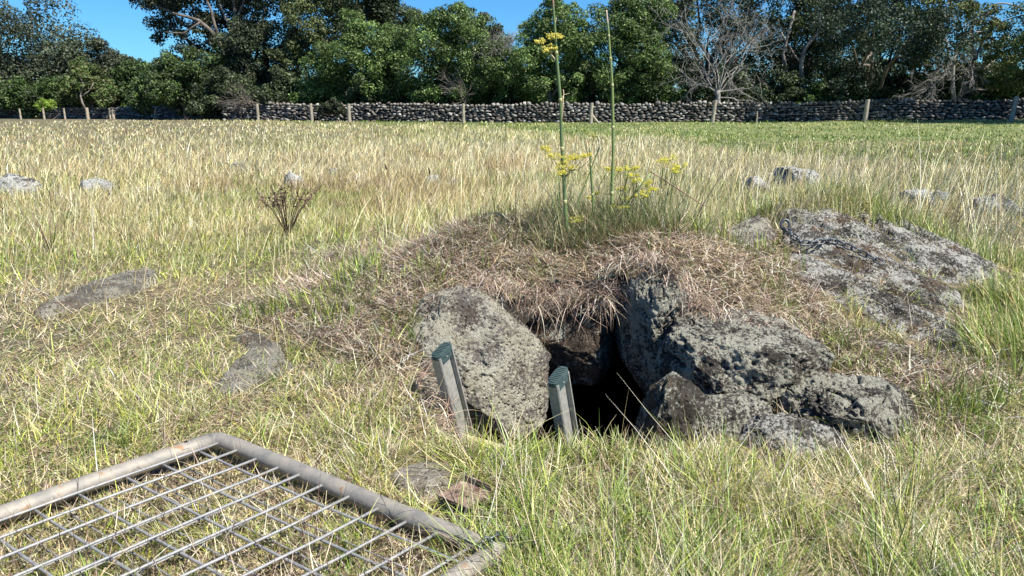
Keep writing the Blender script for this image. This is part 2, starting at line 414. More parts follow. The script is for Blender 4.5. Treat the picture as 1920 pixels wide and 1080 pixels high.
rock('dark brown rounded boulder at the lower right corner of the pit', P(1262, 805, 2.52), (.18, .18, .24), M_rock_dark, 31, 6, .3, .8)
rock('large grey green lichened boulder in the middle right of the pit', P(1392, 718, 2.95), (.40, .36, .32), M_rock, 41, 7, .3, 1.0, ry=.3, rz=-.2, rx=-.2)
rock('small pitted grey boulder with a dark hollow, right of the large lichened one', P(1618, 822, 2.56), (.33, .26, .235), M_rock, 54, 7, .3, 1.25, ry=.35)
rock('low grey rock half buried in grass in front of the large lichened boulder', P(1480, 862, 2.36), (.25, .18, .15), M_rock_grey, 61, 6, .4, 1)
rock('mossy grey rock low between the two right boulders', P(1380, 835, 2.52), (.24, .18, .18), M_rock, 67, 6, .4, 1.0)
rock('small rough stone wedged on top of the big pale boulder under the dead grass', P(905, 552, 3.42), (.11, .08, .06), M_rock_grey, 71, 5, .3, 1.2)
rock('small pinkish stone beside the top of the left ladder stile', P(800, 655, 3.15), (.06, .05, .05), M_rock_flat, 73, 5, .3, 1)
rock('dark rock deep in the left side of the pit', P(790, 800, 2.95), (.13, .18, .2), M_rock_dark, 79, 5, .4, 1)

def slab(label, poly, mat, h, seed, edge=.05, res=.008, groove=.0, ang=0, name='flat_stone', cat='rock', rough=1.0):
    pw = np.array([G(*p)[:2] for p in poly]); lo = pw.min(0) - .1; hi = pw.max(0) + .1
    gx = np.arange(lo[0], hi[0], res); gy = np.arange(lo[1], hi[1], res)
    XX, YY = np.meshgrid(gx, gy); x = XX.ravel(); y = YY.ravel()
    wob = noise2(x, y, 9, seed, 3) * .05
    ins = inpoly(x, y, [tuple(p) for p in pw]); d = polydist(x, y, [tuple(p) for p in pw]); d = np.where(ins, d, -d) + wob
    k = np.clip(d / edge, -1, 1)
    z = T(x, y) + np.where(k > 0, h * (1 - (1 - k) ** 2), k * .12)
    ca, sa = math.cos(ang), math.sin(ang); a = x * ca + y * sa; c = -x * sa + y * ca
    gr = noise2(a * .35, c * 1.6, 6, seed + 1, 4)
    z = z - groove * .5 * np.exp(-(gr / .05) ** 2) * (groove > 0) + groove * gr + rough * (.012 * noise2(x, y, 14, seed + 2, 4) + .006 * noise2(x, y, 45, seed + 3, 3))
    pt = vnoise(np.stack([x * 38, y * 38, x * 0 + seed], 1)); z = z - .012 * rough * np.clip((pt - .75) / .1, 0, 1)
    ii = np.arange(len(x)).reshape(XX.shape)
    fq = np.stack([ii[:-1, :-1].ravel(), ii[:-1, 1:].ravel(), ii[1:, 1:].ravel(), ii[1:, :-1].ravel()], 1)
    keep = (d[fq] > -edge * 1.2).any(1); fq = fq[keep]
    us, inv = np.unique(fq, return_inverse=True)
    o = mesh_obj(name, np.stack([x, y, z], 1)[us], inv.reshape(fq.shape), mat, smooth=True)
    tag(o, label, cat); SLABS.append([tuple(p) for p in pw]); return o
SLABS = []
slab('big sloping lichened rock slab with the chain lying on it, right side of the mound',
     [(1425, 398), (1475, 388), (1540, 392), (1600, 386), (1680, 402), (1760, 440), (1840, 482), (1858, 515), (1800, 560), (1790, 610), (1835, 660), (1825, 690), (1740, 668), (1700, 640), (1620, 610), (1570, 575), (1505, 555), (1490, 500), (1450, 470), (1490, 440), (1440, 425)],
     M_rock_grey, .03, 5, .12, .007, .085, -.75, 'rock_slab', 'rock slab', 1.3)
slab('small pale rock outcrop left of the chain ring', [(1362, 455), (1385, 432), (1440, 432), (1462, 450), (1440, 466), (1385, 474)], M_rock_pale, .05, 8, .04, name='rock_outcrop')
slab('long low flat rock in the turf at the far left', [(55, 590), (120, 566), (205, 528), (250, 512), (288, 514), (300, 535), (250, 552), (170, 575), (80, 600)], M_rock_flat, .045, 12, .04)
slab('flat dark grey stone level with the turf, left of the pit', [(395, 735), (430, 690), (470, 660), (440, 640), (470, 630), (530, 645), (545, 700), (500, 725), (440, 745)], M_rock_flat, .03, 15, .03, rough=.6)
slab('pale flat stone in the grass beside the middle of the gate', [(735, 905), (790, 888), (850, 893), (860, 915), (800, 945), (740, 935)], M_stone_pale, .045, 18, .03, rough=.4, res=.006)
slab('flat stone showing through the turf below the big slab', [(1620, 645), (1700, 655), (1740, 690), (1690, 700), (1630, 670)], M_rock_brown, .03, 22, .03)
rock('grey stone under the chained corner of the gate', G(945, 1050) + [0, 0, -.01], (.085, .06, .035), M_rock_flat, 91, 5, .5, .8, rz=-.5, name='stone', cat='stone')
rock('small grey stone at the bottom edge below the gate corner', G(885, 1078) + [0, 0, -.01], (.07, .05, .03), M_rock_flat, 93, 5, .5, .8, rz=.6, name='stone', cat='stone')
# rocks standing in the field: (u, v of base middle, half width px, height px)
for k, (u, v, hw, hp, lab) in enumerate([
        (18, 366, 48, 36, 'grey lichened field boulder cut by the left edge of the picture'),
        (170, 361, 32, 20, 'white and black field rock second from the left'),
        (273, 361, 20, 8, 'small flat dark field rock right of the white and black one'),
        (441, 320, 12, 13, 'small white rock far out in the left of the field'),
        (549, 350, 20, 22, 'round pale rock behind the dead dock plant'),
        (625, 329, 9, 10, 'tiny white rock right of the dead dock plant'),
        (806, 349, 18, 14, 'white field rock left of the tall fennel, the left one of two'),
        (848, 352, 16, 14, 'white field rock left of the tall fennel, the right one of two'),
        (668, 340, 9, 8, 'tiny grey rock half hidden in straw in mid field'),
        (1425, 362, 32, 24, 'pale low rock behind the mound, left of the jagged one'),
        (1497, 358, 40, 36, 'jagged grey rock among tall straw behind the slab'),
        (1725, 392, 44, 34, 'black and white rock beyond the right end of the slab'),
        (1765, 382, 20, 20, 'small dark rock touching the black and white one'),
        (1890, 406, 42, 30, 'dark layered rock at the right edge of the picture')]):
    g = G(u, v); s_ = g[1] * 1.03 / F
    g2 = g + np.array([0, hw * s_ * .5, -.02])
    rock(lab, g2, (hw * s_ * 1.12, hw * s_ * .8, hp * s_ * 1.12 + .03), M_rock_far, 100 + k * 3, 5, .45, 1.2, rz=.2 * k, ry=.15 if k % 2 else -.1, name='field_rock', cat='rock', group='rocks in the field')
for k, (u, v, a, mt, lb) in enumerate([(1545, 690, .035, M_rock_flat, 'loose flat stone just above the gap between the two front right boulders'), (1655, 712, .03, M_rock_flat, 'loose stone in dead grass right behind the top of the small pitted boulder'),
        (1715, 740, .035, M_rock_grey, 'loose grey stone in dead grass up the slope right of the small pitted boulder'), (1600, 668, .03, M_stone_pale, 'palest loose stone, in dead grass under the lower edge of the big slab'), (1850, 765, .05, M_rock_flat, 'low flat stone among grass far right, well clear of the boulders')]):
    rock(lb, G(u, v) + [0, 0, -.002], (a * 1.3, a, a * .6), mt, 200 + k * 3, 3, .5, .8, rz=k * .9, name='loose_stone', cat='stone', group='loose stones below the slab')
ROCK_A = np.array(ROCKS)
def rock_mask(x, y, z):
    msk = np.zeros(len(x), bool)
    for (a, b_, ra, rb_, top) in ROCKS:
        msk |= (((x - a) / (ra * .74)) ** 2 + ((y - b_) / (rb_ * .74)) ** 2 < 1) & (z < top)
    return msk

# ------------------------------------------------------------------ blades
def blades(bx, by, bz, L, W, az, lean, curl, col, seg=3, tipcol=None, taper=.12, droop=None):
    n = len(bx); tt = np.linspace(0, 1, seg + 1)
    dx, dy = np.cos(az), np.sin(az)
    a2 = az + np.pi / 2 + rng.uniform(-.9, .9, n); wx, wy = np.cos(a2), np.sin(a2)
    V = np.zeros((n, seg + 1, 2, 3), np.float32)
    px, py, pz = bx.copy(), by.copy(), bz.copy(); step = L / seg; ang = lean.copy()
    for k in range(seg + 1):
        w_ = W * (1 - (1 - taper) * tt[k] ** 1.4) * .5
        V[:, k, 0, 0] = px - wx * w_; V[:, k, 0, 1] = py - wy * w_; V[:, k, 0, 2] = pz
        V[:, k, 1, 0] = px + wx * w_; V[:, k, 1, 1] = py + wy * w_; V[:, k, 1, 2] = pz + .15 * w_
        px = px + dx * np.sin(ang) * step; py = py + dy * np.sin(ang) * step; pz = pz + np.cos(ang) * step
        ang = ang + curl / seg
    C = np.repeat(col[:, None, :], (seg + 1) * 2, 1).reshape(n, seg + 1, 2, 3).astype(np.float32)
    if tipcol is not None:
        for k in range(seg + 1): C[:, k] = C[:, k] * (1 - tt[k] ** 2) + tipcol[:, None, :] * tt[k] ** 2
    base = (np.arange(n) * (seg + 1) * 2)[:, None, None]
    s_ = np.arange(seg)[None, :, None] * 2
    Fq = (base + s_ + np.array([0, 1, 3, 2])[None, None, :]).reshape(-1, 4)
    return V.reshape(-1, 3), Fq, C.reshape(-1, 3)
class Stuff:
    def __init__(s): s.v = []; s.f = []; s.c = []; s.n = 0
    def add(s, vfc):
        v, f, c = vfc; s.v.append(v); s.f.append(f + s.n); s.c.append(c); s.n += len(v)
    def build(s, name, mat): return mesh_obj(name, np.vstack(s.v), np.vstack(s.f), mat, None, np.vstack(s.c))
def pick(cols, n, prob=None, var=.24):
    cols = np.array(cols, float); i = rng.choice(len(cols), n, p=prob)
    c = cols[i] * (1 + rng.normal(0, var, (n, 1))) * (1 + rng.normal(0, .05, (n, 3)))
    return np.clip(c, .004, .8)
STRAW = [(.58, .48, .22), (.70, .62, .34), (.46, .37, .17), (.34, .26, .13), (.68, .62, .43)]
THATCH = [(.40, .29, .205), (.56, .45, .34), (.20, .13, .09), (.72, .65, .53), (.08, .055, .038), (.33, .235, .165)]
GREEN = [(.17, .26, .045), (.12, .19, .035), (.26, .34, .055), (.37, .42, .075), (.08, .13, .03)]
LIME = [(.25, .35, .05), (.33, .41, .07), (.18, .28, .04), (.11, .19, .03), (.40, .43, .14)]

def scatter(n, r0, r1, az0=-44, az1=44, p=1.0):
    # distance law: even cover of the picture; the density falls smoothly with distance
    a = rng.uniform(R(az0), R(az1), n); q_ = rng.uniform(0, 1, n)
    r = 1 / (1 / r0 - q_ * (1 / r0 - 1 / r1)) if p == 1 else (r0 ** (1 - p) + q_ * (r1 ** (1 - p) - r0 ** (1 - p))) ** (1 / (1 - p))
    return r * np.sin(a), r * np.cos(a)
def _gp(u, v):
    r_ = ray(u, v); t = (H - .05) / -r_[2]; return np.array([r_[0] * t, r_[1] * t])
GA = _gp(408, 822); GE1 = _gp(935, 1035) - GA; GE1 /= np.linalg.norm(GE1); GE2 = _gp(0, 968) - GA; GE2 /= np.linalg.norm(GE2)
MOUND = [(430, 600), (560, 520), (690, 455), (840, 412), (950, 400), (1250, 398), (1420, 405), (1500, 500), (1560, 600), (1700, 650), (1860, 650), (1900, 760), (1760, 850), (1600, 740), (1520, 640),
         (1300, 620), (1130, 600), (880, 560), (800, 620), (770, 720), (640, 660), (520, 620)]
GATE_O = None
def far_boundary(u): return np.interp(u, [-400, 300, 420, 640, 1000, 1300, 1500, 1920, 2500], [210, 210, 222, 234, 250, 276, 302, 334, 375])
dryness_patches = [(150, 470, 120, 30), (700, 590, 110, 60), (520, 620, 90, 40), (60, 620, 70, 60), (480, 560, 90, 30), (640, 740, 90, 40), (250, 560, 100, 30), (760, 690, 60, 60), (1750, 740, 150, 80), (1500, 960, 260, 40), (1050, 1010, 120, 30), (330, 780, 120, 30), (120, 560, 80, 30)]

BAREZ = [(872, 955, .13), (872, 985, .10), (800, 915, .12), (945, 1050, .07), (915, 1030, .05), (760, 915, .06), (925, 850, .05)]
BAREZ = [(*G(a, b_)[:2], c) for a, b_, c in BAREZ]
def clear(x, y, z, ok):
    for (a, b_, c) in BAREZ: ok = ok & ((np.hypot(x - a, y - b_) > c) | (rng.uniform(0, 1, len(x)) < .12))
    ok = ok & ~inpoly(x, y, PIT) & ~rock_mask(x, y, z)
    return ok

near = Stuff(); thatch = Stuff(); mid = Stuff(); farg = Stuff()
def slabin(x, y, keep=.06):
    keep = keep + .5 * np.clip(noise2(x * .5 + y * .5, y - x, 2.2, 71, 3) * 4 + .05, 0, 1)
    msk = np.zeros(len(x), bool)
    for s_ in SLABS: msk |= inpoly(x, y, s_)
    return msk & (rng.uniform(0, 1, len(x)) > keep)

# (1) foreground turf: short, mixed green and dead
n_ = 270000
x, y = scatter(n_, 1.35, 9.5)
z = T(x, y); u, v = proj(x, y, z)
mound = inpoly(u, v, MOUND) & (y < 5.6)
pn = noise2(x, y, 2.3, 21, 3); pn2 = noise2(x, y, .9, 22, 3)
dry = .40 + .75 * pn + .4 * pn2
for (a, b_, c, d) in dryness_patches: dry = dry + .55 * np.exp(-((u - a) / c) ** 2 - ((v - b_) / d) ** 2)
dry = dry - .08 * np.exp(-((u - 1200) / 420) ** 2 - ((v - 1000) / 120) ** 2)
dry = dry - .5 * np.exp(-((u - 330) / 330) ** 2 - ((v - 480) / 45) ** 2)
dry = np.clip(dry, .12, .92)
isdry = rng.uniform(0, 1, n_) < dry
ok = clear(x, y, z, ~mound) & ~slabin(x, y, .22)
bigpatch = np.clip((v - 840) / 60, 0, 1) * np.clip((u - 780) / 80, 0, 1)          # the taller grass by the pit rim
Lg = rng.gamma(5, .009, n_) + .012
ga_ = (x - GA[0]) * GE1[0] + (y - GA[1]) * GE1[1]; gb_ = (x - GA[0]) * GE2[0] + (y - GA[1]) * GE2[1]
Lg = Lg * np.where((ga_ > -.05) & (ga_ < 1.3) & (gb_ > -.1), .72, 1); bigpatch = bigpatch * np.where((ga_ < 1.32) & (gb_ > -.12), 0, 1)
Lg = np.where(isdry, Lg * 1.15, Lg) * (1 + .9 * bigpatch * (rng.uniform(0, 1, n_) < .5))
Lg = Lg * (1 + .5 * np.clip((y - 4.0) / 3, 0, 1))
az = rng.uniform(0, 2 * np.pi, n_)
lean = np.where(isdry, rng.uniform(.8, 1.65, n_), rng.uniform(.2, 1.4, n_))
curl = np.where(isdry, rng.uniform(-1.2, 1.2, n_), rng.uniform(-.3, 1.5, n_))
col = np.where(isdry[:, None], pick(STRAW + THATCH[:4], n_, [.16, .18, .06, .05, .18, .10, .13, .07, .07]), pick(GREEN, n_, [.26, .16, .26, .22, .10]))
yl = (noise2(x, y, 1.7, 25, 2) > .05)[:, None] & ~isdry[:, None]
col = np.where(yl, col * np.array([1.35, 1.2, 1.1]), col)
W = np.maximum(.0032, .0009 * np.hypot(x, y)) * rng.uniform(.5, 1.4, n_)
W = np.where(isdry, W * .8, W * 1.1)
bz = z + np.where(isdry, rng.uniform(0, .025, n_), 0) - .004
tus = noise2(x, y, 6.5, 27, 3); Lg = Lg * np.clip(1 + 1.9 * tus, .45, 2.2); ok = ok & (rng.uniform(0, 1, n_) < np.clip(.9 + 1.5 * tus, .5, 1))
k = ok
near.add(blades(x[k], y[k], bz[k], Lg[k], W[k], az[k], lean[k], curl[k], col[k], 3))
# a mat of short flat dead blades under it
n_ = 170000
x, y = scatter(n_, 1.35, 9)
z = T(x, y); u, v = proj(x, y, z); ok = clear(x, y, z, np.ones(n_, bool)) & ~slabin(x, y, .05)
x, y, z = x[ok], y[ok], z[ok]; n_ = len(x)
near.add(blades(x, y, z + rng.uniform(0, .012, n_), rng.gamma(5, .007, n_) + .01, np.maximum(.0032, .0011 * np.hypot(x, y)) * rng.uniform(.6, 1.4, n_), rng.uniform(0, 6.3, n_), rng.uniform(1.2, 1.6, n_), rng.uniform(-.6, .6, n_),
                pick(STRAW[:3] + THATCH[:3] + GREEN[:2], n_, [.16, .14, .14, .16, .14, .08, .10, .08]), 2))
# (2) dead matted grass over the mound
n_ = 235000
x = rng.uniform(-1.7, 3.6, n_); y = rng.uniform(2.2, 5.7, n_)
z = T(x, y); u, v = proj(x, y, z)
ok = inpoly(u + rng.normal(0, 14, n_), v + rng.normal(0, 9, n_), MOUND)
ok = clear(x, y, z, ok) & ~slabin(x, y, .14)
x, y, z, u, v = (a[ok] for a in (x, y, z, u, v)); n_ = len(x)
Lg = rng.gamma(4, .016, n_) + .015
bare = noise2(x, y, 5.5, 35, 3)
gp = noise2(x, y, 3.1, 31, 3)
gr = (rng.uniform(0, 1, n_) < np.clip(.07 + .7 * (gp - .15) + .14 * np.clip((u - 1420) / 200, 0, 1) * np.clip((v - 600) / 50, 0, 1) + .45 * np.clip((432 - v) / 25, 0, 1), 0.015, .65))
az = np.where(rng.uniform(0, 1, n_) < .45, rng.normal(-1.9, .8, n_), rng.uniform(0, 2 * np.pi, n_))
lean = np.where(gr, rng.uniform(.1, .9, n_), rng.uniform(1.0, 1.75, n_)); curl = rng.uniform(-.9, 1.1, n_)
tone = noise2(x, y, 1.3, 33, 3)[:, None]; Lg = np.where(bare > .22, Lg * .35, Lg * np.clip(1 - 1.2 * bare, .6, 1.6))
col = pick(THATCH + [STRAW[1]], n_, [.15, .18, .16, .19, .14, .11, .07]) * (1 - .25 * tone)
col = np.where(gr[:, None], pick(GREEN, n_), col)
W = np.maximum(.0034, .00115 * np.hypot(x, y)) * rng.uniform(.4, 1.5, n_)
thatch.add(blades(x, y, z + rng.uniform(-.005, .045, n_), Lg, W, az, lean, curl, col, 3))
# (3) the fringe of dead grass hanging from the lip over the recess
def fringe(poly, n_, L0, L1, out=(-.25, -.9)):
    pts = np.array([P(*p) for p in poly]); seg = rng.integers(0, len(pts) - 1, n_); t = rng.uniform(0, 1, n_)
    b_ = pts[seg] * (1 - t)[:, None] + pts[seg + 1] * t[:, None] + rng.normal(0, .035, (n_, 3)) * [1, 1.2, .8]
    az = math.atan2(out[1], out[0]) + rng.normal(0, 1.15, n_)
    Lg = rng.uniform(L0, L1, n_) * rng.uniform(.3, 1.15, n_)
    lean = rng.uniform(.7, 2.2, n_); curl = rng.uniform(-.2, 1.8, n_)
    col = pick(THATCH, n_, [.26, .22, .18, .12, .12, .10])
    thatch.add(blades(b_[:, 0], b_[:, 1], b_[:, 2], Lg, rng.uniform(.0022, .0048, n_), az, lean, curl, col, 5))
fringe([(985, 560, 3.36), (1040, 552, 3.38), (1110, 550, 3.38), (1145, 540, 3.36)], 1100, .08, .24)
fringe([(1255, 500, 3.3), (1290, 550, 3.22), (1320, 585, 3.18), (1345, 600, 3.12)], 1200, .08, .24, (-.6, -.8))
fringe([(775, 640, 3.2), (800, 590, 3.25), (850, 555, 3.25), (930, 535, 3.28)], 700, .05, .15, (.1, -1))
fringe([(1300, 618, 3.05), (1390, 606, 3.02), (1470, 625, 3.05), (1520, 690, 2.9), (1560, 730, 2.75), (1640, 735, 2.7), (1720, 790, 2.6)], 1500, .05, .14, (-.2, -1))
fringe([(1330, 880, 2.3), (1420, 895, 2.2), (1560, 880, 2.25), (1680, 870, 2.3)], 500, .06, .16, (0, 1))
fringe([(1500, 720, 2.8), (1512, 770, 2.65), (1490, 800, 2.55)], 300, .04, .10, (-.2, -1))
fringe([(870, 545, 3.35), (930, 525, 3.4), (985, 545, 3.35)], 500, .06, .16)
fringe([(1150, 500, 3.35), (1200, 478, 3.3), (1250, 490, 3.3)], 420, .06, .18)
fringe([(700, 690, 3.0), (760, 700, 2.95), (800, 760, 2.75), (830, 830, 2.5)], 900, .08, .2, (.8, -.5))
fringe([(1350, 590, 3.2), (1440, 585, 3.2), (1520, 640, 3.05)], 500, .05, .12, (0, -1))
# (4) taller clumps in front: around the pit rim and bottom right
def clump(xc, yc, n_, rad, L0, L1, cols, leanmax=.7, W0=.003, seg=5, prob=None, dirn=None, tgt=None, curlm=1.1):
    q_ = np.array([xc, yc]) - GA; ga, gb = q_ @ GE1, q_ @ GE2
    if -.06 < ga < 1.27 and -.09 < gb < 2.6: return
    if any(math.hypot(xc - a, yc - b_) < c + .06 for a, b_, c in BAREZ): return
    x = xc + rng.normal(0, rad, n_); y = yc + rng.normal(0, rad, n_); z = T(x, y)
    ok = ~inpoly(x, y, PIT); x, y, z = x[ok], y[ok], z[ok]; n_ = len(x)
    az = rng.uniform(0, 2 * np.pi, n_) if dirn is None else rng.normal(dirn, .7, n_)
    (tgt or near).add(blades(x, y, z - .005, rng.uniform(L0, L1, n_), W0 * rng.uniform(.7, 1.4, n_), az, rng.uniform(.02, leanmax, n_), rng.uniform(.1, curlm, n_), pick(cols, n_, prob), seg))
for _ in range(230):
    uu = random.uniform(800, 2050); vv = random.uniform(875, 1120)
    g = G(uu, min(vv, 1078)); g[0] += random.uniform(-.05, .05); g[1] -= max(0, vv - 1078) * .002
    dryc = random.random() < .30
    clump(g[0], g[1], random.randint(14, 40), random.uniform(.015, .05), .05, random.uniform(.10, .20), STRAW if dryc else LIME, 1.0, .0042)
for uu in list(np.linspace(800, 862, 5)) + list(np.linspace(985, 1240, 26)):
    g = G(uu, 868 + random.uniform(-10, 16)); clump(g[0], g[1], 26, .03, .05, .13, LIME + STRAW[:2], .7, .0036)
for _ in range(46):     # lush green tussocks at the right edge and below the slab
    uu = random.uniform(1835, 2040); vv = random.uniform(560, 700); g = G(uu, vv)
    clump(g[0], g[1], 45, .05, .08, .22, [GREEN[0], GREEN[1], GREEN[2], STRAW[0]], .55, .0045, dirn=2.6)
for (uu, vv, c) in [(1440, 560, 3), (1460, 590, 3), (1480, 640, 2), (1380, 470, 3), (1540, 690, 4), (1600, 700, 4), (1680, 700, 4), (1730, 760, 4), (1800, 780, 6), (1840, 830, 6), (1870, 760, 5), (1640, 680, 3), (1560, 660, 3),
                    (1010, 520, 2), (1080, 575, 1), (700, 520, 2), (790, 560, 2), (1500, 890, 3), (1400, 900, 3), (1600, 900, 3)]:
    for _ in range(c):
        g = G(uu + random.uniform(-22, 22), vv + random.uniform(-12, 12)); clump(g[0], g[1], 22, .02, .04, .12, GREEN[:3] + LIME[:2], .9, .003)
for _ in range(200):    # scattered green tufts left
    uu = random.uniform(-150, 800); vv = random.uniform(430, 1070)
    g = G(uu, vv); clump(g[0], g[1], 24, .025, .03, .055 + .05 * (vv < 560), GREEN[:4], .9, .0028)
# long dry single stalks arching across the foreground
n_ = 900
uu = rng.uniform(-100, 2000, n_); rr = rng.uniform(1.5, 4.2, n_); aa = (uu - 960) / F
x = rr * np.sin(aa); y = rr * np.cos(aa); z = T(x, y); u, v = proj(x, y, z)
k = ~inpoly(x, y, PIT) & ~inpoly(u, v, MOUND)
x, y, z = x[k], y[k], z[k]; n_ = len(x)
near.add(blades(x, y, z, rng.uniform(.12, .34, n_), rng.uniform(.0014, .0024, n_), rng.uniform(0, 6.3, n_), rng.uniform(.3, 1.3, n_), rng.uniform(.1, .8, n_), pick(STRAW, n_), 6))
n_ = 1500
x = rng.uniform(-.8, 2.4, n_); y = rng.uniform(3.3, 4.8, n_); z = T(x, y); k = ~inpoly(x, y, PIT) & ~slabin(x, y, .2)
x, y, z = x[k], y[k], z[k]; n_ = len(x)
thatch.add(blades(x, y, z + .02, rng.uniform(.12, .34, n_), rng.uniform(.0015, .0028, n_), rng.normal(-2.2, 1.0, n_), rng.uniform(1.2, 1.6, n_), rng.uniform(-.3, .5, n_), pick(STRAW + THATCH[:2], n_), 6))
# (5) the straw coloured middle field
n_ = 380000
x, y = scatter(n_, 4.6, 50, -46, 46)
z = T(x, y); u, v = proj(x, y, z); d = np.hypot(x, y)
fb = far_boundary(u) + 16 * noise2(x, y, .25, 44, 2)
left = np.clip((760 - u) / 500, 0, 1)
start = 415 + 95 * left + 30 * noise2(x, y, .9, 45, 2)
ok = (v > fb) & (v < start + rng.normal(0, 14, n_)) & ~(inpoly(u, v, MOUND) & (y < 5.5))
ok = clear(x, y, z, ok)
x, y, z, u, v, d = (a[ok] for a in (x, y, z, u, v, d)); n_ = len(x)
gp = noise2(x, y, .55, 51, 3) + .5 * noise2(x, y, 1.9, 52, 2)
gprob = np.clip(.28 + .85 * gp + .40 * np.clip((v - 375) / 60, 0, 1) * np.clip((900 - u) / 300, 0, 1), .03, .85)
gprob = gprob * np.where(v < 330, .75, 1)
isg = rng.uniform(0, 1, n_) < gprob
ht = np.interp(v, [215, 300, 400, 480], [.17, .27, .22, .10]) * (1 + .35 * noise2(x, y, .8, 53, 2))
ht = ht * np.where((u < 760), .78, 1.0)
Lg = ht * rng.uniform(.45, 1.15, n_) * np.where(isg, .62, 1)
windr = rng.normal(.15, .9, n_)
az = np.where(rng.uniform(0, 1, n_) < .6, windr, rng.uniform(0, 6.3, n_))
col = np.where(isg[:, None], pick([(.26, .33, .07), (.20, .28, .05), (.38, .41, .11), (.46, .45, .15)], n_), pick(STRAW, n_, [.24, .27, .19, .1, .2]))
tn = noise2(x, y, .35, 55, 3)[:, None]; col = col * (1 + .25 * tn * np.array([1, .95, .8]))
brn = (noise2(x, y, .5, 57, 3) > .28)[:, None]; col = np.where(brn & ~isg[:, None], col * np.array([.82, .74, .70]), col)
W = np.maximum(.003, .00072 * d) * rng.uniform(.7, 1.4, n_)
mid.add(blades(x, y, z - .01, Lg, W, az, rng.uniform(.02, .85, n_), rng.uniform(-.2, 1.0, n_), col, 3))
# tall stalks standing out of it, bending right
n_ = 26000          # brown litter and dead stems among the living grass
x, y = scatter(n_, 1.4, 6); z = T(x, y); u, v = proj(x, y, z); ok = clear(x, y, z, np.ones(n_, bool)) & ~slabin(x, y, .1); x, y, z = x[ok], y[ok], z[ok]; n_ = len(x)
near.add(blades(x, y, z + rng.uniform(.0, .03, n_), rng.uniform(.03, .14, n_), rng.uniform(.0018, .004, n_), rng.uniform(0, 6.3, n_), rng.uniform(.5, 1.6, n_), rng.uniform(-.8, .8, n_), pick([(.14, .09, .055), (.22, .15, .09), (.09, .06, .04), (.62, .52, .36)], n_), 4))
def stalks(n_, u0, u1, r0, r1, L0, L1, c=STRAW, d0=.25, W_=.0006):
    uu = rng.uniform(u0, u1, n_); rr = rng.uniform(r0, r1, n_); aa = np.arctan((uu - 960) / F / 1.0)
    x = rr * np.sin(aa); y = rr * np.cos(aa); z = T(x, y)
    ok = ~rock_mask(x, y, z); x, y, z, rr = x[ok], y[ok], z[ok], rr[ok]; n_ = len(x)
    mid.add(blades(x, y, z, rng.uniform(L0, L1, n_), np.maximum(.003, W_ * 1.4 * rr) * rng.uniform(.7, 1.2, n_), rng.normal(d0, .8, n_), rng.uniform(.03, .45, n_), rng.uniform(.1, .8, n_), pick(c, n_), 6))
stalks(700, 1240, 1960, 5.6, 9, .45, .95)
stalks(520, 700, 1300, 5.2, 9, .32, .55)
stalks(700, -100, 760, 4.4, 8, .22, .42)
stalks(170, -100, 1900, 5, 9, .3, .6, [(.16, .11, .07), (.22, .15, .09)])
stalks(900, -300, 2300, 9, 20, .35, .6)
# green fringe behind the mound
for _ in range(260):
    uu = random.uniform(960, 1900); g = P(uu, 400, 1); a_ = (uu - 960) / F
    rr_ = random.uniform(5.0, 6.4) + max(0, (uu - 1500)) * .0006; xx, yy = rr_ * math.sin(a_), rr_ * math.cos(a_)
    clump(xx, yy, 40, .05, .10, .26, GREEN[:3] + [STRAW[0]], .6, .004, tgt=mid)
# (6) short green sward before the wall
n_ = 190000
x, y = scatter(n_, 9, 60, -48, 48)
z = T(x, y); u, v = proj(x, y, z); d = np.hypot(x, y)
fb = far_boundary(u) + 16 * noise2(x, y, .25, 44, 2)
ok = (v <= fb + 8) ; ok = clear(x, y, z, ok)
x, y, z, u, v, d = (a[ok] for a in (x, y, z, u, v, d)); n_ = len(x)
yn = noise2(x, y, .45, 61, 3)
dry = rng.uniform(0, 1, n_) < np.clip(.20 - .08 * (u > 1300) + 1.1 * yn + .5 * np.exp(-((u - 1750) / 90) ** 2 - ((v - 268) / 9) ** 2) + .6 * np.clip((750 - u) / 400, 0, 1), .03, .9)
col = np.where(dry[:, None], pick([(.45, .40, .16), (.40, .42, .13), (.46, .36, .2)], n_), pick([(.15, .22, .04), (.20, .27, .045), (.10, .16, .03), (.28, .32, .06)], n_, None, .15))
W = .0011 * d * rng.uniform(.7, 1.3, n_); Lg = rng.uniform(.05, .12, n_) * (1 + .5 * np.clip(noise2(x, y, .8, 62, 2) * 2, -.5, 1))
farg.add(blades(x, y, z - .01, Lg, W, rng.uniform(0, 6.3, n_), rng.uniform(.1, .9, n_), rng.uniform(0, .8, n_), col, 2))

tag(near.build('turf_grass', M_grass), 'short mixed green and dead turf and longer green grass of the foreground', 'grass', kind='stuff')
tag(thatch.build('dead_grass', M_grass), 'matted pinkish brown dead grass covering the mound and hanging over the pit', 'dead grass', kind='stuff')
tag(mid.build('field_grass', M_grass), 'tall straw coloured grass of the middle field', 'long grass', kind='stuff')
tag(farg.build('pasture_grass', M_grass), 'short bright green pasture in front of the stone wall', 'pasture', kind='stuff')

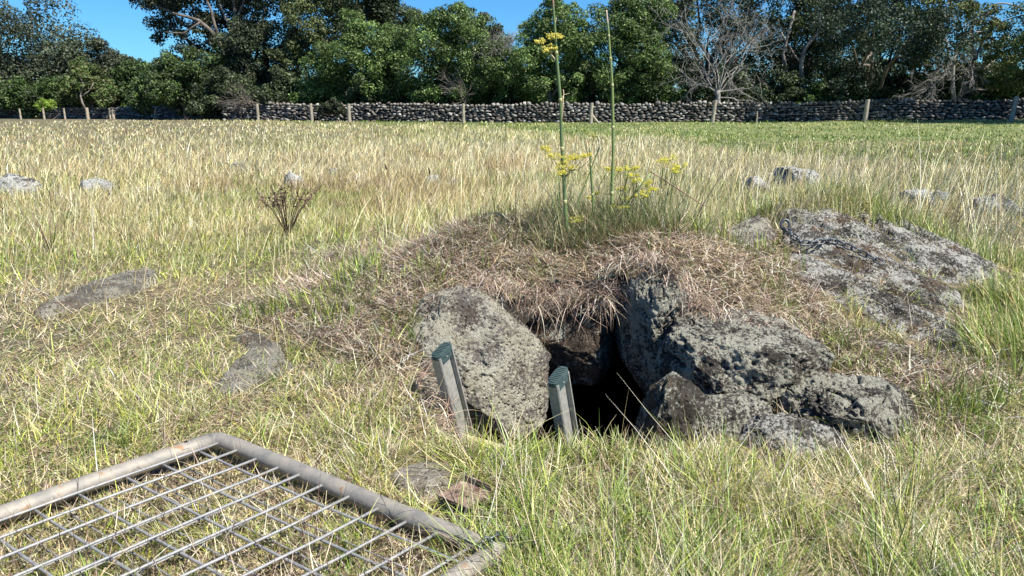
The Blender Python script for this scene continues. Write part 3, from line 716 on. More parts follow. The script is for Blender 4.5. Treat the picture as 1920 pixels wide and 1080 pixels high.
# ------------------------------------------------------------------ gate
GZ = .05
def GP(u, v, z=GZ):
    r = ray(u, v); t = (H - z) / -r[2]; return np.array([r[0] * t, r[1] * t, z])
A = GP(408, 822); B = GP(935, 1035); L_ = GP(0, 968)
e1 = (B - A) / np.linalg.norm(B - A); e2 = (L_ - A) / np.linalg.norm(L_ - A)
GW = np.linalg.norm(B - A); GL = 2.5
gate = thing('farm_gate', 'galvanised pipe and mesh farm gate lying flat on the turf at lower left', 'gate', (A[0], A[1], 0))
def gp(a, b_, dz=0):
    p = A + e1 * a + e2 * b_
    return (p[0], p[1], GZ + dz + .012 * noise2(np.array([p[0]]), np.array([p[1]]), 1.2, 9)[0])
RT = .0275
def gtube(a0, b0, a1, b1, r, n=24, k=20):
    mb = MB(); mb.tube([gp(a0 + (a1 - a0) * t, b0 + (b1 - b0) * t) for t in np.linspace(0, 1, k)], r, n); return mb
# corner is mitred with a small bend
mb = MB(); bend = [(.045 * (1 - math.sin(t)), .045 * (1 - math.cos(t))) for t in np.linspace(0, math.pi / 2, 6)]
pts = [gp(0, b_) for b_ in np.linspace(GL, .06, 24)] + [gp(a, b_) for a, b_ in [(0, .03), (.008, .012), (.024, .003)]] + [gp(a, 0) for a in np.linspace(.05, GW + .012, 16)]
mb.tube(pts[:25], RT, 24); mb.build('frame_rail', M_gal, gate)
mb = MB(); mb.tube(pts[24:], RT, 24); mb.build('frame_rail', M_gal, gate)
gtube(GW - .008, .028, GW - .008, GL, RT, 24).build('frame_rail', M_gal, gate)
gtube(.0, GL, GW, GL, RT, 24, 12).build('frame_rail', M_gal, gate)
mb = MB()
for t in (0.065, .075): mb.tube([gp(.0, t) , gp(0, t + .004)], RT + .0025, 20)
mb.build('weld_collar', M_gal, gate)
mb = MB(); p = Vector(gp(0, .115)); mb.tube([p + Vector((0.004, .006, RT - .002)), p + Vector((.004, .006, RT + .0012))], .006, 12)
hole = simple_mat('hole_shade', (.01, .01, .01), (.015, .015, .015)); mb.build('drilled_hole_shade', hole, gate)  # near-black disc stands in for the shade inside the hole
for a in [.04, .139, .24, .35, .451, .553, .664, .777, .884, .995, 1.11]:
    mb = MB(); nzz = random.uniform(-.004, .004)
    mb.tube([gp(a + .004 * math.sin(t * 5 + a * 9), t, .006 + nzz) for t in np.linspace(.008, GL - .01, 24)], .0043, 8); mb.build('bar', M_gal_rod, gate)
for b_ in [.09, .212, .325, .46, .575, .695, .82, .95, 1.1, 1.25, 1.4, 1.6, 1.8, 2.0, 2.2]:
    mb = MB(); mb.tube([gp(t, b_ + .004 * math.sin(t * 4), -.003) for t in np.linspace(.005, GW - .01, 16)], .0043, 8); mb.build('cross_bar', M_gal_rod, gate)
for b_ in [.155, .27, .395, .52, .64, .76]:
    mb = MB(); mb.tube([gp(t, b_ + .006 * math.sin(t * 3 + b_ * 7) + .01 * t, -.022) for t in np.linspace(.1, GW - .15, 14)], .0028, 6); mb.build('under_wire', M_gal_rod, gate)
for a in [.19, .31, .41, .52, .62, .735, .85]:
    mb = MB(); mb.tube([gp(a + .015 * t, t, -.02) for t in np.linspace(.25, GL - .3, 16)], .0028, 6); mb.build('under_wire', M_gal_rod, gate)

def link_mesh(Lk, Wk, r, nm, mat, parent, M):
    pts = []
    for k_ in range(14):
        a = 2 * math.pi * k_ / 14; cx_ = math.cos(a); sx_ = math.sin(a)
        pts.append(M @ Vector(((Lk / 2 - Wk / 2) * (1 if cx_ > 0 else -1) + Wk / 2 * cx_, Wk / 2 * sx_, 0)))
    mb = MB(); mb.tube(pts, r, 8, closed=True); return mb.build(nm, mat, parent)
from mathutils import Matrix
def chain(label, pts, Lk, Wk, r, name='chain'):
    pts = [Vector([float(a) for a in p]) for p in pts]
    # resample the path by the link pitch
    pitch = Lk - 2.6 * r; out_ = [pts[0].copy()]; acc = 0; i = 0; cur = pts[0].copy()
    while i < len(pts) - 1:
        seg = pts[i + 1] - cur; L__ = seg.length
        if acc + L__ < pitch: acc += L__; cur = pts[i + 1].copy(); i += 1
        else: cur = cur + seg.normalized() * (pitch - acc); out_.append(cur.copy()); acc = 0
    root = thing(name, label, 'chain', pts[0])
    for k_ in range(len(out_) - 1):
        c = (out_[k_] + out_[k_ + 1]) / 2; d = (out_[k_ + 1] - out_[k_]).normalized()
        up = Vector((0, 0, 1)); side = up.cross(d).normalized(); up = d.cross(side)
        roll = (.75 if k_ % 2 else -.75) + random.uniform(-.2, .2)
        s2 = side * math.cos(roll) + up * math.sin(roll); u2 = d.cross(s2)
        Mx = Matrix(((d.x, s2.x, u2.x, c.x), (d.y, s2.y, u2.y, c.y), (d.z, s2.z, u2.z, c.z), (0, 0, 0, 1)))
        link_mesh(Lk, Wk, r, 'link', M_chain, root, Mx)
    return root
def onslab(u, v, up=.075):
    g = G(u, v, up); return g + np.array([0, 0, up])
c1 = chain('dark steel chain running down the big rock slab from its eye bolt', [onslab(*p) for p in [(1472, 428), (1485, 442), (1502, 455), (1520, 458), (1545, 453), (1562, 453), (1590, 465), (1620, 478), (1648, 490), (1664, 500)]], .056, .031, .0046)
cc = onslab(1472, 424, .085)
mb = MB(); mb.tube([Vector(cc) + Vector((.026 * math.cos(a), .008 * math.sin(a), .03 * math.sin(a))) for a in np.linspace(0, 2 * math.pi, 15)[:-1]], .008, 8, closed=True)
mb.tube([Vector(cc) + Vector((0, 0, -.03)), Vector(cc) + Vector((0, 0, -.12))], .009, 8)
eb = mb.build('eye_bolt', M_chain); tag(eb, 'thick steel eye bolt set in the top left of the slab, holding the chain', 'eye bolt')
pB = gp(GW - .01, 0)
cpts = [(pB[0] - .035, pB[1] - .04, .04), (pB[0] - .03, pB[1] - .02, .085), (pB[0] + .0, pB[1] + .01, .088), (pB[0] + .03, pB[1] + .035, .06), (pB[0] + .07, pB[1] + .05, .045), (pB[0] + .11, pB[1] + .035, .05), (pB[0] + .14, pB[1] + .0, .03), (pB[0] + .17, pB[1] - .03, .02)]
chain('short dark chain looped round the near corner of the gate', cpts, .042, .024, .0036)
chain('short piece of dark chain half hidden in dead grass on the mound top', [onslab(*p) for p in [(908, 404, .04), (925, 402, .045), (942, 404, .05), (946, 414, .04), (962, 412, .035)]], .055, .03, .005)

# rusty plate
g = G(872, 958); g = g + np.array([0, 0, .02]); rp = thing('rusty_plate', 'small rusty bent steel plate beside the gate rail', 'metal plate', (g[0], g[1], g[2] + .015))
ax = Vector((e1[0], e1[1], -.05)).normalized(); ay = Vector((-e2[0], -e2[1], .12)).normalized(); azv = ax.cross(ay)
mb = MB(); mb.prism([(-.055, -.05), (.055, -.05), (.06, .045), (.02, .055), (-.05, .05)], ax, ay, azv, Vector(g) + Vector((0, 0, .03)), .006); mb.build('plate', M_rust, rp, False)
mb = MB(); mb.prism([(-.05, 0), (.06, 0), (.055, .02), (-.04, .022)], ax, azv, ay, Vector(g) + Vector((0, 0, .036)) + ay * .047, .005); mb.build('flange', M_rust, rp, False)
for k_ in range(3):
    mb = MB(); c = Vector(g) + Vector((0, 0, .0365)) + ax * (-.02 + .02 * k_) + ay * -.01; mb.tube([c, c + azv * .001], .005, 10); mb.build('bolt_hole_shade', hole, rp)  # dark discs painted as the shaded insides of bolt holes

# ------------------------------------------------------------------ ladder
TL = P(829, 660, 2.70); TR = P(1047, 708, 2.43)
rd = Vector(TR - TL); rd.z = 0; wid = rd.length; rd.normalize(); pd = Vector((-rd.y, rd.x, 0))     # pd points away, into the cave
dn = (pd * .31 + Vector((0, 0, -.951))).normalized(); fb_ = rd.cross(dn); fb_ = fb_ if fb_.dot(pd) > 0 else -fb_
lad = thing('ladder', 'aluminium ladder with green rubber caps standing down in the pit', 'ladder', (TL[0], TL[1], 0))
def ibeam(o, name):
    w2, d2, t, wb = .021, .046, .004, .003
    poly = [(-w2, -d2), (w2 - .004, -d2), (w2, -d2 + .004), (w2, -d2 + t + .006), (wb, -d2 + t + .009), (wb, d2 - t - .009), (w2, d2 - t - .006), (w2, d2 - .004), (w2 - .004, d2), (-w2 + .004, d2), (-w2, d2 - .004),
            (-w2, d2 - t - .006), (-wb, d2 - t - .009), (-wb, -d2 + t + .009), (-w2, -d2 + t + .006), (-w2, -d2 + .004)]
    mb = MB(); mb.prism(poly, rd, fb_, dn, o, 1.75); st = mb.build(name, M_alu, lad, False)
    return st
def cap(o, screw):
    mb = MB(); poly = []
    for k_ in range(28):
        a = 2 * math.pi * k_ / 28; c_, s_ = math.cos(a), math.sin(a)
        poly.append((.0235 * math.copysign(abs(c_) ** .6, c_), .051 * math.copysign(abs(s_) ** .75, s_)))
    o2 = Vector(o) - dn * .012
    mb.prism(poly, rd, fb_, dn, o2, .018)
    b = len(mb.v); poly2 = [(x_ * .82, y_ * .88) for x_, y_ in poly]
    mb.prism(poly2, rd, fb_, dn, o2 - dn * .004, .006)
    mb.prism([(-.0185, -.032), (.0185, -.032), (.0185, .032), (-.0185, .032)], rd, fb_, dn, Vector(o) + dn * .002, .03)
    for k_ in range(8):
        mb.prism([(-.016, -.0014), (.016, -.0014), (.016, .0014), (-.016, .0014)], rd, fb_, -dn, o2 - dn * .003 + fb_ * (-.034 + .0098 * k_), .0035)
    c = mb.build('end_cap', M_cap, lad, False)
    if screw:
        mb = MB(); s0 = Vector(o) + dn * .017 + rd * .0175; mb.tube([s0, s0 + rd * .003], .0035, 10); s = mb.build('screw', M_gal_rod); s.parent = c
        s.data.transform(Matrix.Translation(-lad.location))
for o, s in ((Vector(TL), True), (Vector(TR), True)):
    ibeam(o, 'stile'); cap(o, s)
for Lr in (.44, .72, 1.0, 1.28, 1.56):
    mb = MB(); a0 = Vector(TL) + dn * Lr; n_r = 24; pts_ = [a0 + rd * t for t in np.linspace(0.002, wid - .002, 4)]
    mb.tube(pts_, .0165, 16); mb.build('rung', M_rung, lad, False)

# ------------------------------------------------------------------ fennel
FG = [(.13, .19, .07), (.19, .25, .08)]; TANS = (.50, .40, .24); YEL = (.78, .68, .06)
def stem_obj(parent, path, rad, col, name='stem', nodes=None, topcol=None, ncol=(.36, .36, .16)):
    mb = MB(); pts = []; cols = []
    m_ = len(path)
    for i in range(m_ - 1):
        for t in np.linspace(0, 1, 5)[:-1]: pts.append(path[i] * (1 - t) + path[i + 1] * t)
    pts.append(path[-1]); N = len(pts); rr_ = np.interp(np.linspace(0, 1, N), np.linspace(0, 1, len(rad)), rad)
    b0 = len(mb.v); mb.tube(pts, list(rr_), 8, col=col)
    if topcol is not None:
        for i in range(N):
            if i / N > topcol[0]:
                for k_ in range(8): mb.c[b0 + i * 8 + k_] = topcol[1]
    for t in (nodes or []):
        i = min(int(t * (N - 1)), N - 2); c = pts[i]; d = (pts[i + 1] - pts[i]); d /= np.linalg.norm(d)
        r = rr_[i]; mb.tube([c - d * r * 1.3, c - d * r * .5, c + d * r * .5, c + d * r * 1.3], [r * 1.0, r * 1.22, r * 1.22, r * 1.0], 8, col=ncol)
    return mb.build(name, M_stem, parent)
def umbel(parent, c, rad, nr=11, col=YEL, axis_=None, rays=(.25, .30, .08)):
    c = np.array(c, float); mb = MB(); mf = MB()
    for k_ in range(nr):
        a = rng.uniform(0, 6.28); s_ = rad * math.sqrt(rng.uniform(.05, 1)); tip = c + np.array([s_ * math.cos(a), s_ * math.sin(a), rad * rng.uniform(.1, .9)])
        mb.tube([c, (c + tip) / 2 + [0, 0, -.08 * rad], tip], [.0011, .0009, .0008], 4, col=rays)
        for q_ in range(14):
            o = tip + rng.normal(0, .2, 3) * rad * [1, 1, .5]; s2 = rng.uniform(.0012, .0028)
            kcol = tuple(np.array(col) * rng.uniform(.7, 1.15)); mf.tube([o - [0, 0, s2], o, o + [0, 0, s2]], [s2 * .4, s2, s2 * .5], 5, col=kcol)
    fh = mf.build('flower_head', M_grass, parent, False)
    r_ = mb.build('ray', M_stem, None); r_.parent = fh; r_.data.transform(Matrix.Translation(-parent.location))
def PP(l, Y): return [P(u_, v_, Y) for u_, v_ in l]
g = P(1060, 415, 4.0); fen1 = thing('fennel_plant', 'tallest fennel stalk, left of the pair, rising past the top of the picture', 'fennel', (g[0], g[1], g[2]), 'fennel stalks on the mound')
pth = PP([(1064, 440), (1060, 395), (1057, 330), (1053, 262), (1051, 188), (1044, 112), (1041, 60), (1038, 20), (1034, -40), (1032, -70)], 4.0)
stem_obj(fen1, pth, [.0105, .0098, .009, .008, .0066, .0054, .004], FG[0], nodes=[.14, .27, .33, .46, .60], topcol=(.76, (.28, .18, .10)))
stem_obj(fen1, PP([(1051, 190), (1057, 178), (1056, 168)], 4.0), [.005, .0035, .0025], TANS, 'side_shoot'); stem_obj(fen1, PP([(1056, 178), (1068, 175)], 4.0), [.002, .0012], TANS, 'side_shoot')
stem_obj(fen1, PP([(1056, 180), (1055, 200), (1054, 226)], 3.97), [.004, .004, .002], TANS, 'side_shoot')
stem_obj(fen1, PP([(1043, 114), (1035, 104), (1030, 96), (1028, 88)], 4.0), [.004, .003, .002, .0015], TANS, 'side_shoot')
stem_obj(fen1, PP([(1041, 44), (1043, 33)], 4.0), [.003, .002], TANS, 'side_shoot')
for (uu, vv, r_) in [(1014, 84, .032), (1028, 98, .03), (1036, 92, .026), (1033, 74, .030), (1048, 72, .026)]:
    c = P(uu, vv, 3.98); stem_obj(fen1, [P(1029, 96, 4.0), c], [.0012, .0009], (.3, .34, .1), 'side_shoot'); umbel(fen1, c, r_)
for (uu, vv, r_) in [(1025, 285, .035), (1040, 300, .04), (1062, 306, .04), (1050, 318, .04), (1080, 300, .035), (1095, 296, .03), (1052, 330, .03), (1070, 320, .032)]:
    c = P(uu, vv, 3.97 + random.uniform(-.05, .05)); stem_obj(fen1, [P(1058, 332, 4.0), (c + P(1058, 332, 4.0)) / 2 + [0, 0, -.012], c], [.0022, .0015, .001], (.14, .15, .06), 'side_shoot'); umbel(fen1, c, r_, 12)
stem_obj(fen1, PP([(1060, 322), (1085, 318), (1106, 300)], 3.99), [.002, .0018, .0014], (.10, .09, .05), 'side_shoot')

g = P(1147, 400, 4.1); fen2 = thing('fennel_plant', 'second tall fennel stalk, right of the pair, with a broken pale tip', 'fennel', (g[0], g[1], g[2]), 'fennel stalks on the mound')
pth = PP([(1145, 425), (1146, 385), (1148, 340), (1150, 276), (1149, 202), (1148, 160), (1146, 129), (1143, 90), (1141, 60), (1139, 40), (1137, 19)], 4.1)
stem_obj(fen2, pth, [.009, .0085, .008, .0073, .0066, .006, .0055, .004], FG[1], nodes=[.17, .35, .51, .66, .78], topcol=(.86, (.52, .42, .33)))
stem_obj(fen2, PP([(1149, 200), (1145, 193)], 4.1), [.002, .001], TANS, 'side_shoot')
stem_obj(fen2, PP([(1146, 326), (1139, 322), (1132, 316)], 4.1), [.002, .0015, .001], (.12, .11, .06), 'side_shoot'); stem_obj(fen2, PP([(1148, 326), (1154, 314), (1157, 300)], 4.1), [.002, .0015, .001], (.12, .11, .06), 'side_shoot')
g = P(1109, 370, 4.05); fen3 = thing('fennel_plant', 'thin cut fennel stalk standing between the two tall ones', 'fennel', (g[0], g[1], g[2]), 'fennel stalks on the mound')
stem_obj(fen3, PP([(1112, 400), (1111, 365), (1108, 320), (1106, 277)], 4.05), [.007, .0065, .006, .005], FG[0], nodes=[.4, .8])
for a_, b_ in (((1106, 300), (1096, 270)), ((1106, 300), (1112, 262))):
    stem_obj(fen3, PP([a_, b_], 4.05), [.0018, .001], (.14, .11, .07), 'side_shoot')
umbel(fen3, P(1112, 258, 4.05), .03, 8, (.45, .45, .08))
g = P(1200, 415, 4.2); fen4 = thing('fennel_plant', 'low bushy fennel clump with many yellow flower heads at the foot of the tall stalks', 'fennel', (g[0], g[1], g[2]))
for path, r_ in [([(1060, 436), (1085, 375), (1108, 318), (1124, 275)], .0055), ([(1122, 450), (1160, 400), (1220, 325)], .0075), ([(1175, 420), (1172, 300), (1186, 240)], .003), ([(1150, 420), (1178, 330), (1183, 285)], .003),
                 ([(1050, 420), (1030, 350), (1022, 333)], .0025), ([(1240, 430), (1250, 370), (1262, 318)], .004), ([(1230, 425), (1238, 365), (1244, 312)], .0035), ([(1190, 440), (1232, 400), (1275, 330)], .003), ([(1050, 430), (1049, 360), (1047, 318)], .004),
                 ([(1120, 430), (1128, 398), (1136, 380)], .003), ([(1150, 440), (1164, 390), (1170, 370)], .003), ([(1100, 455), (1112, 425), (1120, 412)], .003)]:
    stem_obj(fen4, PP(path, 4.15), [r_, r_ * .8, r_ * .6], FG[random.randint(0, 1)], nodes=[.5])
stem_obj(fen4, PP([(1220, 322), (1262, 348), (1315, 383), (1330, 388)], 4.1), [.003, .0035, .003, .002], (.20, .11, .07), 'dead_stem')
for (uu, vv, r_) in [(1244, 308, .035), (1255, 303, .035), (1262, 318, .03), (1275, 318, .035), (1266, 326, .03), (1185, 335, .03), (1195, 345, .03), (1210, 350, .035), (1222, 358, .03), (1210, 365, .03), (1202, 374, .03),
                     (1138, 322, .025), (1160, 322, .025), (1178, 322, .03), (1190, 320, .025), (1165, 358, .03), (1172, 375, .03), (1150, 390, .03), (1140, 400, .03), (1168, 395, .03), (1092, 412, .03), (1080, 418, .03), (1070, 430, .03), (1062, 438, .025), (1118, 412, .03), (1110, 422, .03), (1128, 405, .025), (1108, 374, .02), (1118, 365, .02), (1172, 422, .025), (1210, 428, .02), (1075, 300, .02)]:
    c = P(uu, vv, 4.1 + random.uniform(-.12, .12)); base = P(uu + random.uniform(-18, 18), vv + random.uniform(35, 60), 4.15)
    stem_obj(fen4, [base, (base + c) / 2 + rng.normal(0, .01, 3), c], [.0022, .0018, .0012], (.12, .17, .06), 'side_shoot'); umbel(fen4, c, r_, 9, (.74, .68, .06))
for _ in range(34):
    u0 = random.gauss(1165, 65); v0 = random.uniform(415, 440); u1 = u0 + random.gauss(8, 34); v1 = v0 - random.uniform(35, 110)
    stem_obj(fen4, PP([(u0, v0), ((u0 + u1) / 2 + random.gauss(0, 5), (v0 + v1) / 2), (u1, v1)], random.uniform(3.95, 4.35)), [.0032, .0024, .0014], random.choice([FG[0], (.10, .14, .06), (.16, .11, .07), (.40, .34, .2)]), nodes=[.5])
# feathery foliage of the clump
n_ = 11000
uu = rng.normal(1150, 85, n_); vv = rng.normal(410, 26, n_); Yb = rng.uniform(3.9, 4.5, n_)
x = (uu - 960) / F * Yb * 1.02; y = Yb; z = T(x, y)
v_, f_, c_ = blades(x, y, z, rng.uniform(.06, .34, n_) * rng.uniform(.4, 1, n_), np.full(n_, .0034), rng.uniform(0, 6.3, n_), rng.uniform(.05, .9, n_), rng.uniform(0, .6, n_), pick([(.12, .18, .06), (.18, .23, .08), (.09, .13, .05), (.40, .38, .18), (.60, .52, .30), (.22, .15, .09)], n_), 4)
offset_to(mesh_obj('foliage', v_, f_, M_grass, None, c_), fen4)
# dead twiggy dock plant and other weeds
def weed(label, u, v, Y, h, n_, col, spread=.5, name='dead_weed', seeds=True):
    g = P(u, v, Y); g[2] = T1(g[0], Y); r_ = thing(name, label, 'weed', g)
    for k_ in range(n_):
        ms, md = MB(), MB()
        a = rng.uniform(0, 6.28); s_ = rng.uniform(.1, spread) * h; p0 = g + np.array([0, 0, -.01])
        p1 = p0 + np.array([s_ * .45 * math.cos(a), s_ * .45 * math.sin(a), h * .5]); p2 = p0 + np.array([s_ * math.cos(a), s_ * math.sin(a), h * rng.uniform(.7, 1)])
        ms.tube([p0, p1, p2], [.0045, .0035, .0015], 5, col=col); st = ms.build('stem', M_stem, r_)
        if seeds and n_ == 1:
            md.tube([p1 + (p2 - p1) * t for t in (.2, .4, .6, .8, 1)], [.004, .012, .014, .010, .003], 7, col=col)
            sd = md.build('seed_head', M_stem); sd.data.transform(Matrix.Translation(-r_.location)); sd.parent = st
        elif seeds:
            for q_ in range(18):
                t = rng.uniform(.3, 1); b_ = (p1 * (1 - t) + p2 * t); s2 = rng.uniform(.003, .006); e_ = b_ + rng.normal(0, .016, 3)
                md.tube([b_, e_, e_ + rng.normal(0, .008, 3)], [.001, s2, s2 * .3], 5, col=tuple(np.array(col) * rng.uniform(.7, 1.6)))
            sd = md.build('seed_head', M_stem); sd.data.transform(Matrix.Translation(-r_.location)); sd.parent = st
weed('dead reddish brown dock plant standing alone in the left of the field', 536, 392, 6.3, .46, 18, (.11, .065, .045), .7)
weed('dark dead seed head in the straw, middle of the field, the left one', 729, 318, 10.5, .36, 1, (.10, .06, .05), .2)
weed('dark curled dead seed head in the straw right of the left one', 808, 330, 9.8, .34, 1, (.09, .05, .04), .2)
weed('thin brown dead weed stalks at the far left', 88, 420, 5.6, .45, 4, (.22, .15, .10), .5, seeds=False)

# ------------------------------------------------------------------ wall
def wall(label, pts, h, seed, name='stone_wall', gaps=()):
    rr = np.random.default_rng(seed); V0, F0 = ICO[1]; V = []; Fa = []; C = []; nb = 0
    seglen = [math.hypot(pts[i + 1][0] - pts[i][0], pts[i + 1][1] - pts[i][1]) for i in range(len(pts) - 1)]; tot = sum(seglen); cum = np.concatenate([[0], np.cumsum(seglen)])
    px = np.array([p[0] for p in pts]); py = np.array([p[1] for p in pts])
    def at(s_): return np.interp(s_, cum, px), np.interp(s_, cum, py)
    zc = 0; course = 0
    while zc < h:
        hh = rr.uniform(.10, .16); s_ = -rr.uniform(0, .2)
        top = zc + hh >= h
        while s_ < tot:
            L = rr.uniform(.14, .44) if not top else rr.uniform(.12, .3)
            x_, y_ = at(s_ + L / 2); x2, y2 = at(s_ + L / 2 + .3); an = math.atan2(y2 - y_, x2 - x_)
            if not any(a < s_ < b_ for a, b_ in gaps):
                v = V0 + rr.normal(0, .2, V0.shape); k = np.max(np.abs(v), axis=1)[:, None]; v = v * .35 + v / k * .60
                hz = hh if not top else rr.uniform(.10, .22)
                hz *= rr.uniform(.75, 1.25); v = v * np.array([L * .53, .16, hz * .56]); v = rot_y(v, rr.normal(0, .22 if not top else .5)); v = rotz(v, an)
                z0 = T1(x_, y_) + zc + hz / 2 - .02 + rr.normal(0, .02) + .05 * math.sin(s_ * .7)
                yo = rr.normal(0, .035)
                V.append(v + np.array([x_ - math.sin(an) * yo, y_ + math.cos(an) * yo, z0])); Fa.append(F0 + nb); nb += len(V0)
                pale = rr.random() < (.34 if x_ < 12 else .12); tint = rr.uniform(.24, .50) if pale else rr.uniform(.09, .25)  # fewer pale stones to the right: tree shade put into the stone colour
                C.append(np.tile(np.array([tint, tint * .97, tint * .90]) * .85 if pale else np.array([tint, tint * .9, tint * .8]), (len(V0), 1)))
            s_ += L
        zc += hh
    # rubble heart behind the faces
    hv = []; hf = []
    ss = np.linspace(0, tot, int(tot / .5))
    for s_ in ss:
        x_, y_ = at(s_); x2, y2 = at(min(s_ + .3, tot)); x3, y3 = at(max(0, s_ - .3)); an = math.atan2(y2 - y3, x2 - x3); zt = T1(x_, y_)
        for o_ in (.06, .4):
            for z_ in (-.1, h - .08): hv.append((x_ - math.sin(an) * o_, y_ + math.cos(an) * o_, zt + z_))
    for i in range(len(ss) - 1):
        if any(a < ss[i] < b_ for a, b_ in gaps): continue
        a = i * 4; b_ = a + 4
        hf += [(a, b_, b_ + 1, a + 1), (a + 1, b_ + 1, b_ + 3, a + 3), (a + 3, b_ + 3, b_ + 2, a + 2)]
    hv = np.array(hv); f3 = np.vstack(Fa); 
    hq = np.array(hf); tri = np.vstack([hq[:, [0, 1, 2]], hq[:, [0, 2, 3]]]) + nb
    V.append(hv); C.append(np.tile([.03, .027, .024], (len(hv), 1)))
    o = mesh_obj(name, np.vstack(V), np.vstack([f3, tri]), M_wall, None, np.vstack(C)); tag(o, label, 'stone wall', 'dry stone walls'); return o
m, n, l, out = newmat('wall_stone'); gco = n.new('ShaderNodeNewGeometry').outputs['Position']
at_ = n.new('ShaderNodeAttribute'); at_.attribute_name = 'Col'; b = n.new('ShaderNodeBsdfPrincipled'); b.inputs['Roughness'].default_value = .95
n1 = noise(n, l, gco, 9, 5, .7); r1 = ramp(n, [(.4, (.45, .42, .40)), (.62, (1.25, 1.25, 1.2))]); l.new(n1.outputs[0], r1.inputs[0])
mm = n.new('ShaderNodeMix'); mm.data_type = 'RGBA'; mm.blend_type = 'MULTIPLY'; mm.inputs[0].default_value = 1; l.new(at_.outputs[0], mm.inputs[6]); l.new(r1.outputs[0], mm.inputs[7])
l.new(mm.outputs[2], b.inputs['Base Color']); bp = n.new('ShaderNodeBump'); bp.inputs['Distance'].default_value = .03; l.new(n1.outputs[0], bp.inputs['Height']); l.new(bp.outputs[0], b.inputs['Normal']); l.new(b.outputs[0], out.inputs[0]); M_wall = m
def WX(u, Y): return ((u - 960) / F * Y * .98, Y)
WM = [WX(425, 47), WX(640, 45), WX(1100, 42), WX(1450, 41), WX(1700, 39.5), WX(1960, 38), WX(2300, 37)]
wall('long dry stone wall of black and white basalt across the back of the field', WM, .96, 5)
WL = [WX(-120, 60), WX(40, 59), WX(180, 57), WX(300, 55), WX(360, 53), WX(445, 49)]
wall('lower far stretch of dry stone wall at the left, below the rounded trees', WL, .82, 6)

def post(parent, u, Y, h, r, mat, lean=0):
    x_, y_ = (u - 960) / F * Y * .975, Y; z0 = T1(x_, y_)
    mb = MB(); mb.tube([(x_, y_, z0 - .1), (x_ + lean * .5, y_, z0 + h * .5), (x_ + lean, y_, z0 + h)], [r, r * .97, r * .93], 10); mb.build('post', mat, parent, False); return (x_, y_, z0)
def wires(parent, ps, hs):
    for hz in hs:
        mb = MB(); mb.tube([(p[0], p[1] - .07, p[2] + hz) for p in ps], .006, 4, cap=False); mb.build('wire', M_chain, parent)
f1 = thing('wire_fence', 'grey timber post and wire fence in front of the long stone wall', 'fence', (0, 40, T1(0, 40)))
ps = [post(f1, u_, Y_, h_, r_, M_post, ln) for u_, Y_, h_, r_, ln in [(484, 44, .98, .085, 0), (585, 43, 1.0, .09, -.03), (655, 42, 1.0, .10, 0), (869, 40.5, 1.05, .085, 0), (1108, 39.8, 1.08, .10, .02), (1336, 38.8, 1.15, .10, .1), (1419, 38.5, .6, .04, 0), (1622, 37.5, 1.1, .11, .03), (1896, 35.8, 1.15, .10, .1), (2130, 35, 1.1, .1, 0)]]
wires(f1, ps, (.42, .78))
mb = MB(); x_, y_, z0 = ps[4]; mb.tube([(x_ + .03, y_ + .05, z0 + .5), (x_ + .45, y_ + .05, z0 - .02)], .06, 8); mb.build('strut', M_post_pale, f1)
f2 = thing('wire_fence', 'pale post fence before the far stretch of wall at the left', 'fence', (-32, 54, T1(-32, 54)))
ps = [post(f2, u_, 53.5, h_ * .85, r_ * .7, M_post_pale, 0) for u_, h_, r_ in [(39, .85, .09), (83, .95, .10), (122, .9, .09), (165, .95, .16), (207, .9, .09), (213, .95, .14), (292, .75, .14)]]
wires(f2, ps, (.4, .7))

# ------------------------------------------------------------------ trees
def leaves(clumps, n_, size, cols, flat=.0, mat=None, var=.18):
    # clumps: array (x, y, z, r); leaves lie in the outer shell of every clump
    c = np.asarray(clumps); w_ = c[:, 3] ** 2; i = rng.choice(len(c), n_, p=w_ / w_.sum())
    d = rng.normal(size=(n_, 3)); d /= np.linalg.norm(d, axis=1)[:, None]
    d[:, 2] = np.where(rng.uniform(0, 1, n_) < .35, np.abs(d[:, 2]), d[:, 2])
    rad = c[i, 3] * (1 - .5 * rng.uniform(0, 1, n_) ** 2.0) * rng.uniform(.9, 1.16, n_)
    p = c[i, :3] + d * rad[:, None] * [1, 1, .86]
    nrm = d * .55 + rng.normal(0, .55, (n_, 3)) + [0, 0, .25]; nrm /= np.linalg.norm(nrm, axis=1)[:, None]
    t = np.cross(nrm, rng.normal(size=(n_, 3))); t /= np.linalg.norm(t, axis=1)[:, None]; b_ = np.cross(nrm, t)
    s_ = size * rng.uniform(.55, 1.35, n_)[:, None]
    a = t * s_; bb = b_ * s_ * .62
    V = np.stack([p - a * .5, p + bb * .5, p + a * .5, p - bb * .5], 1).reshape(-1, 3)
    Fq = np.arange(n_ * 4).reshape(-1, 4)
    tone = 1 + .25 * rng.normal(size=len(c)); col = pick(cols, n_, None, var) * np.clip(tone[i], .5, 1.6)[:, None]
    return V, Fq, np.repeat(col, 4, 0)
def subclumps(lobes, per=16, rs=(.22, .40)):
    out_ = []
    for (x_, y_, z_, r_) in lobes:
        for _ in range(per):
            d = rng.normal(size=3); d /= np.linalg.norm(d); q_ = r_ * rng.uniform(.62, .98)
            out_.append((x_ + d[0] * q_, y_ + d[1] * q_, z_ + d[2] * q_ * .9, r_ * rng.uniform(*rs)))
        out_.append((x_, y_, z_, r_ * .6))
    return np.array(out_)
DARK = [(.055, .080, .032), (.08, .11, .042), (.035, .054, .025), (.11, .145, .058)]
DGREY = [(.07, .09, .046), (.09, .11, .058), (.05, .065, .036), (.12, .14, .075)]
KAR = [(.085, .15, .035), (.12, .19, .045), (.055, .10, .026), (.19, .26, .075)]
